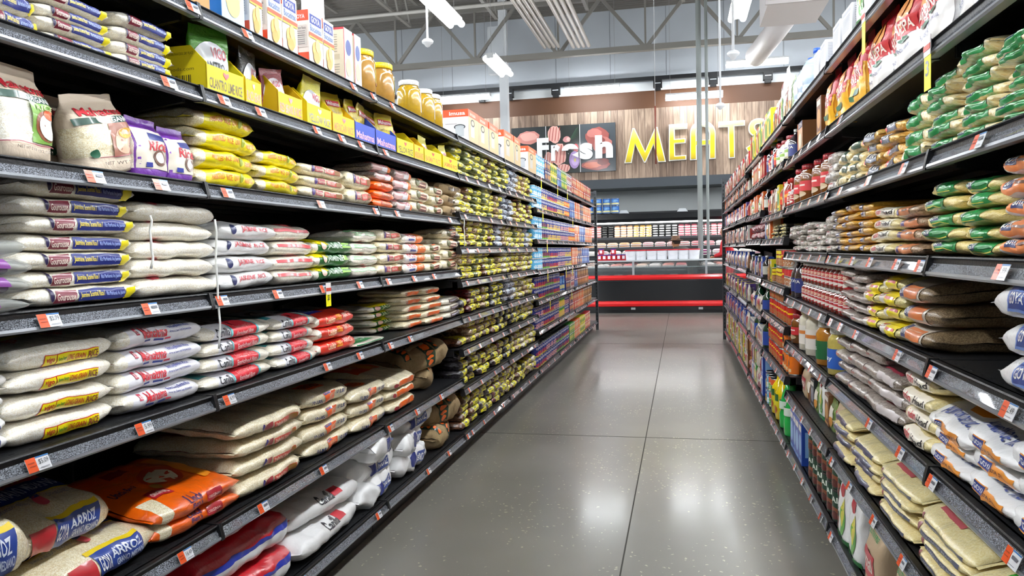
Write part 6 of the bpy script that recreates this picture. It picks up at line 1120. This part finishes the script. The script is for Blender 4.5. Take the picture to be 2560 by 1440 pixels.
# people
SKIN = mat('#b07a58', .5)
def skin_body(name, edges, pts, m, lvl=2):
    me = bpy.data.meshes.new(name); me.from_pydata([p[:3] for p in pts], edges, []); o = bpy.data.objects.new(name, me); COL.objects.link(o)
    md = o.modifiers.new('skin', 'SKIN'); o.modifiers.new('sub', 'SUBSURF').levels = lvl; o.modifiers['sub'].render_levels = lvl
    for i, p in enumerate(pts): r = p[3]; me.skin_vertices[0].data[i].radius = r if isinstance(r, tuple) else (r, r)
    me.skin_vertices[0].data[0].use_root = True; me.materials.append(m)
    bpy.context.view_layer.update(); dg = bpy.context.evaluated_depsgraph_get(); m2 = bpy.data.meshes.new_from_object(o.evaluated_get(dg)); m2.name = name
    bpy.data.objects.remove(o)
    for f in m2.polygons: f.use_smooth = True
    return m2
def person(x, y, lab, shirt, hat, lean, rz, apron=None):
    b = lean; H = lambda y_, z_, r: (0, y_, z_, r)
    ch = (.30 * b, 1.28 - .16 * b); nk = (.40 * b, 1.44 - .24 * b); hc = (.46 * b, 1.60 - .27 * b)
    P = [H(0, .95, (.16, .12)), H(.08 * b, 1.09 - .02 * b, (.16, .125)), H(ch[0], ch[1], (.19, .13)), H(nk[0], nk[1], (.08, .07)), H(hc[0] - .01, hc[1] - .1, .058),
         (.19, ch[0] + .04, ch[1] + .08, .07), (.26, ch[0] + .08, ch[1] - .16, .052), (.22, ch[0] + .24, 1.03, .038), (-.19, ch[0] + .04, ch[1] + .08, .07), (-.26, ch[0] + .08, ch[1] - .16, .052), (-.22, ch[0] + .24, 1.03, .038),
         (.1, 0, .88, .1), (.11, .01, .48, .07), (.11, 0, .08, .05), (-.1, 0, .88, .1), (-.11, .01, .48, .07), (-.11, 0, .08, .05), (.11, .14, .04, .04), (-.11, .14, .04, .04)]
    Ed = [(0, 1), (1, 2), (2, 3), (3, 4), (2, 5), (5, 6), (6, 7), (2, 8), (8, 9), (9, 10), (0, 11), (11, 12), (12, 13), (0, 14), (14, 15), (15, 16), (13, 17), (16, 18)]
    body = skin_body('person', Ed, P, mat(shirt, .8, bump=.2, bscale=30)); o = obj('person', body, None, (x, y, 0)); o.rotation_euler = (0, 0, rz); tag(o, lab, 'person')
    hd = MB(); hy = hc[0]; hz0 = hc[1]; n = 16; prof = [(0, -.12), (.035, -.118), (.055, -.09), (.068, -.04), (.076, .01), (.076, .05), (.062, .09), (.035, .115), (0, .122)]
    hd.lathe(prof, SKIN, 20, c=(0, hy, hz0), sx=.95, sy=1.15); hd.add([(-.012, hy + .085, hz0 - .02), (.012, hy + .085, hz0 - .02), (0, hy + .112, hz0 - .025), (0, hy + .086, hz0 + .015)], [(0, 2, 3), (2, 1, 3), (0, 1, 2)], SKIN)
    for s in (-1, 1): hd.lathe([(0, -.02), (.012, -.01), (.012, .015), (0, .03)], SKIN, 8, c=(s * .074, hy, hz0 - .005)); hd.lathe([(0, -.008), (.01, 0), (0, .008)], mat('#2a1c18', .3), 8, c=(s * .028, hy + .08, hz0 + .015))
    hd.box((-.022, hy + .078, hz0 - .062), (.022, hy + .09, hz0 - .054), mat('#8a4a44', .5)); obj('head', hd.mesh('head'), o)
    hr = MB(); hr.lathe([(.08, -.02), (.086, .03), (.08, .08), (.05, .12), (0, .13)], mat('#2a1d16', .8), 20, c=(0, hy - .015, hz0 + .005), sx=.98, sy=1.1); obj('hair', hr.mesh('hair'), o)
    ht = MB()
    if hat: ht.lathe([(.16, .05), (.16, .06), (.09, .07), (.088, .14), (.07, .155), (0, .16)], mat(hat, .7), 24, c=(0, hy, hz0 + .01)); obj('hat', ht.mesh('hat'), o)
    for s in (-1, 1):
        hx = s * .22; yy = ch[0] + .25; pp = [(hx, yy, 1.03, .03), (hx, yy + .05, 1.01, (.035, .018)), (hx, yy + .09, 1.0, (.035, .016))]; ee = [(0, 1), (1, 2)]
        for f in range(4):
            fx = hx + (f - 1.5) * .02; L = (.055, .065, .06, .048)[f]; b0 = len(pp); pp += [(fx, yy + .1, .998, .009), (fx, yy + .1 + L * .6, .99, .009), (fx, yy + .1 + L, .975, .008)]; ee += [(2, b0), (b0, b0 + 1), (b0 + 1, b0 + 2)]
        b0 = len(pp); pp += [(hx - s * .04, yy + .06, .995, .01), (hx - s * .055, yy + .09, .985, .009)]; ee += [(1, b0), (b0, b0 + 1)]
        obj('hand', skin_body('hand', ee, pp, SKIN), o)
    if apron: a = MB(); a.box((-.15, -.14, .5), (.15, -.125, 1.3), mat(apron, .7)); obj('apron', a.mesh('apron'), o)
    tr = skin_body('trousers', [(0, 1), (1, 2), (0, 3), (3, 4)], [(0, 0, .93, (.165, .125)), (.11, .01, .5, .085), (.11, 0, .1, .07), (-.11, .01, .5, .085), (-.11, 0, .1, .07)], mat('#1f2228', .8)); obj('trousers', tr, o)
px_, _z = on_y(1735, 600, 16.9); person(px_, 16.85, 'person in a dark top and brown hat behind the buckets', '#2f2c28', '#6a4a34', 1, 1.0)
px_, _z = on_y(1806, 620, 16.7); person(px_ + .1, 16.7, 'person in white with a red apron at the far shelf end', '#e4e4e6', None, -.6, pi, '#c01a20') if 0 else person(px_ + .16, 16.6, 'person in red and white at the end of the right shelves', '#c4222a', None, .25, 1.4)

# ---------------------------------------------------------------- the wall sign
def quadz(name, x0_, z0_, x1_, z1_, y, m): return MB().box((x0_, y - .03, z0_), (x1_, y, z1_), m)
o = empty('meat_sign_panel', (0, FY - .04, 0)); tag(o, 'dark food photo panel with white lettering on the plank wall', 'sign'); sx0, sx1, sz0, sz1 = -4.04, -1.5, 3.105, 4.25
obj('panel', MB().box((sx0, -.05, sz0), (sx1, 0, sz1), mat('#22282c', .4)).mesh('panel'), o)
def flat(ops, name, lab=None):
    m = MB(); w_, h_ = sx1 - sx0, sz1 - sz0
    design(m, lambda s, t, o_: Vector(((sx0 + sx1) / 2 + s, -.05 - o_, (sz0 + sz1) / 2 + t)), ops, w_, h_, off=.001, step=9, cut=False); q = obj(name, m.mesh(name, False), o)
    if lab: q['label'] = lab
PK, PK2, BR, BR2 = '#d88e84', '#e8b0a4', '#9a4f48', '#b87068'
def blob(x, y, rx, ry, c, seed=0, n=18):
    r = random.Random(seed); pts = [(.5 + .5 * cos(2 * pi * i / n) * r.uniform(.82, 1), .5 + .5 * sin(2 * pi * i / n) * r.uniform(.82, 1)) for i in range(n)]; return ('P', x - rx, y - ry, x + rx, y + ry, c, pts)
ops = [R(-.5, -.5, -.16, .5, '#262e30'), R(-.16, -.5, .165, .5, '#1b231f'), R(.165, -.5, .5, .5, '#3c444a'), blob(-.33, .28, .12, .16, PK, 1), blob(-.33, .3, .09, .1, PK2, 2), blob(-.3, -.15, .12, .18, BR2, 9)]
for i in range(9): ops.append(('P', -.2 + .01 * i, .12 + .03 * i, -.12 + .012 * i, .2 + .035 * i, '#3f7a4c', [(0, .4), (1, .9), (.1, .6)]))
for x, y, rx, ry, s_ in ((-.08, .32, .07, .2, 3), (-.04, -.1, .08, .26, 4), (-.14, -.22, .05, .2, 8), (.0, -.4, .07, .1, 5)):
    ops.append(blob(x, y, rx, ry, PK2, s_))
    for k in range(4): ops.append(('P', x - rx * .8 + k * rx * .42, y - ry * .7, x - rx * .45 + k * rx * .42, y + ry * .75, '#a83a34', [(0, 0), (.25, 0), (1, 1), (.75, 1)]))
ops += [blob(.04, .2, .04, .07, '#c98a8a', 6), blob(.055, .2, .02, .05, '#e6b8b4', 7)]
for i in range(12): ops.append(('P', .06 + .006 * i, .18 + .02 * i, .16, .26 + .02 * i, '#3c6a48', [(0, 0), (1, .9), (.05, .12)]))
ops += [E(.1, -.08, .15, .1, '#c8323c'), E(.06, -.42, .16, -.05, '#a88ac0'), E(.08, -.36, .15, -.12, '#c4a8d8'), E(.105, -.28, .125, -.2, '#e0d080'),
        blob(.33, .2, .12, .24, BR, 11), blob(.3, .3, .08, .1, BR2, 12), blob(.38, .05, .1, .2, BR2, 13), blob(.36, .12, .05, .1, '#7e3c38', 14), blob(.31, -.36, .14, .12, BR, 15), blob(.28, -.36, .09, .07, '#c86a50', 16), blob(.38, -.3, .06, .08, '#7e3c38', 17), R(.162, -.5, .168, .5, '#e0e0e0'), R(-.163, -.5, -.157, .5, '#e0e0e0')]
flat(ops, 'food_picture')
def letters(s, px0, py0, px1, py1, col, bold, dep=.06, name='letter', yy=FY - .09):
    pass
def sign_text(ch, xa_, za_, xb_, zb_, lab):
    vs2, fs = text2d(ch, .05, 10); n = len(vs2); W_, H_ = xb_ - xa_, zb_ - za_; F = [(xa_ + x * W_, za_ + y * H_) for x, y in vs2]
    bm = bmesh.new(); bv = [bm.verts.new((a, -.07, b)) for a, b in F]
    for f in fs:
        try: bm.faces.new([bv[i] for i in f])
        except ValueError: pass
    r = bmesh.ops.extrude_face_region(bm, geom=bm.faces[:]); [setattr(v, 'co', v.co + Vector((0, -.05, 0))) for v in r['geom'] if isinstance(v, bmesh.types.BMVert)]
    bmesh.ops.recalc_face_normals(bm, faces=bm.faces); me = bpy.data.meshes.new('letter'); bm.to_mesh(me); bm.free(); me.materials.append(mat('#f4f5f6', .4)); q = obj('letter', me, o); q['label'] = lab
fx = lambda px, py: on_y(px, py, FY - .1)
for ch, a, b in (('F', (1344, 397), (1372, 345)), ('r', (1379, 403), (1400, 362)), ('e', (1405, 402), (1447, 359)), ('s', (1450, 400), (1482, 357)), ('h', (1489, 397), (1532, 337))):
    xa_, za_ = fx(*a); xb_, zb_ = fx(*b); sign_text(ch, xa_, za_, xb_, zb_, 'white letter ' + ch)
# big golden letters with white rims
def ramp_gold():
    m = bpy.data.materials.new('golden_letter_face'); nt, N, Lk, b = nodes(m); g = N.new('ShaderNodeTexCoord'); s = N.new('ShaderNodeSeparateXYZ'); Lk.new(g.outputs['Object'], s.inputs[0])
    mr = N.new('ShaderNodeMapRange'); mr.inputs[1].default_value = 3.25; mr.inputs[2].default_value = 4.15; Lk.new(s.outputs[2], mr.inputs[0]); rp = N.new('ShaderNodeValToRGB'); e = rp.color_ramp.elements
    e[0].color = lin('#b79a1e'); e[1].color = lin('#f6efb8'); q = e.new(.3); q.color = lin('#f2dc1c'); q = e.new(.6); q.color = lin('#f4e434'); Lk.new(mr.outputs[0], rp.inputs[0]); Lk.new(rp.outputs[0], b.inputs['Base Color']); b.inputs['Roughness'].default_value = .35; return m  # pale top of the gold is the lamps' wash painted into the colour
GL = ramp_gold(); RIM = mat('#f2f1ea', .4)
def poly_letter(ch, pts_, holes, lab):
    """pts: photo points on the wall, converted to metres there"""
    e = empty('sign_letter', (0, FY - .04, 0)); tag(e, lab, 'sign letter', 'big golden letters on the plank wall')
    P = [fx(*p) for p in pts_]
    def shrink(P, d):
        n = len(P); ar = sum(P[i][0] * P[(i + 1) % n][1] - P[(i + 1) % n][0] * P[i][1] for i in range(n)); sg = 1 if ar > 0 else -1; out = []
        for i in range(n):
            a = Vector(P[i - 1]); b = Vector(P[i]); c = Vector(P[(i + 1) % n]); n1 = Vector((-(b - a).y, (b - a).x)).normalized() * sg; n2 = Vector((-(c - b).y, (c - b).x)).normalized() * sg
            k = n1 + n2; k = k / max(.35, k.dot(n1)) if k.length > 1e-6 else n1; out.append(tuple(b + k * d))
        return out
    rim = MB(); rim.extr(P, -.10, 0, RIM, 'y'); obj('white_rim', rim.mesh('white_rim'), e); f = MB(); f.extr(shrink(P, .022), -.115, -.08, GL, 'y')
    if holes: Q = [fx(*p) for p in holes]; f.extr(shrink(Q, .018), -.1145, -.08, GL, 'y'); f.extr(Q, -.099, -.01, RIM, 'y')
    obj('gold_face', f.mesh('gold_face'), e)
poly_letter('M', [(1561, 409), (1581, 321), (1587, 321), (1613, 378), (1638, 318), (1644, 318), (1665, 405), (1645, 406), (1634, 362), (1614, 407), (1610, 407), (1588, 362), (1579, 408)], 0, 'big golden letter M on the plank wall')
poly_letter('E', [(1672, 403), (1672, 312), (1718, 309), (1718, 322), (1687, 324), (1687, 348), (1714, 346), (1714, 358), (1687, 360), (1688, 390), (1716, 388), (1716, 400)], 0, 'big golden letter E on the plank wall')
arc = [(1757 + 32 * cos(t), 333 - 31 * sin(t)) for t in [pi - i * pi / 12 for i in range(13)]]; arc2 = [(1757 + 16 * cos(t), 334 - 17 * sin(t)) for t in [i * pi / 12 for i in range(13)]]
poly_letter('A', [(1725, 401)] + arc + [(1789, 397), (1773, 398)] + arc2 + [(1742, 400)], [(1738, 351), (1776, 349), (1776, 363), (1738, 365)], 'big golden letter A with a round top')
poly_letter('T', [(1822, 396), (1820, 318), (1796, 319), (1796, 305), (1862, 301), (1862, 314), (1836, 316), (1837, 395)], 0, 'big golden letter T on the plank wall')
def smooth(P, k=4):
    out = []
    for i in range(len(P)):
        p0, p1, p2, p3 = [Vector(P[(i + j - 1) % len(P)]) for j in range(4)]
        if i in (0, 15, 28, 13, 14): out.append(tuple(p1)); continue
        for q in range(k): t = q / k; out.append(tuple(.5 * ((2 * p1) + (p2 - p0) * t + (2 * p0 - 5 * p1 + 4 * p2 - p3) * t * t + (3 * p1 - p0 - 3 * p2 + p3) * t ** 3)))
    return out
S_o = [(1925, 316), (1918, 304), (1905, 297), (1890, 297), (1877, 304), (1871, 317), (1873, 331), (1883, 340), (1900, 346), (1910, 352), (1912, 364), (1905, 374), (1893, 377), (1882, 373), (1876, 362), (1864, 370), (1872, 384), (1888, 392), (1906, 391), (1920, 381), (1927, 366), (1925, 350), (1916, 339), (1901, 332), (1890, 326), (1887, 317), (1892, 311), (1902, 311), (1911, 320)]
poly_letter('S', smooth(S_o), 0, 'big golden letter S partly behind the right shelves')

# ---------------------------------------------------------------- labels that single each thing out
from collections import defaultdict
by = defaultdict(list)
for ob in COL.objects:
    if ob.parent is None and 'label' in ob: by[ob['label']].append(ob)
ONES = ['', 'first', 'second', 'third', 'fourth', 'fifth', 'sixth', 'seventh', 'eighth', 'ninth', 'tenth', 'eleventh', 'twelfth', 'thirteenth', 'fourteenth', 'fifteenth', 'sixteenth', 'seventeenth', 'eighteenth', 'nineteenth']
def ordinal(i): return ONES[i] if i < 20 else ('twentieth', 'thirtieth', 'fortieth')[i // 10 - 2] if i % 10 == 0 else ('twenty', 'thirty', 'forty')[i // 10 - 2] + '-' + ONES[i % 10]
for lab, L_ in by.items():
    n_ = len(L_)
    if n_ < 2 or n_ > 45 or 'joist' in lab: continue
    far = L_[0].location.y > 14
    L_.sort(key=lambda q: q.location.x if far else q.location.y); base_ = lab
    if len(lab.split()) > 13: base_ = lab.replace(' of its stack', '').replace(' from bottom', ' up')
    for i, q in enumerate(L_):
        if far: s_ = 'leftmost' if i == 0 else 'rightmost' if i == n_ - 1 else ordinal(i + 1) + ' from left'
        else: s_ = ('nearer one' if i == 0 else 'farther one') if n_ == 2 else 'nearest' if i == 0 else 'farthest' if i == n_ - 1 else ordinal(i + 1) + ' nearest'
        new = base_ + ', ' + s_
        if len(new.split()) <= 16: q['label'] = new
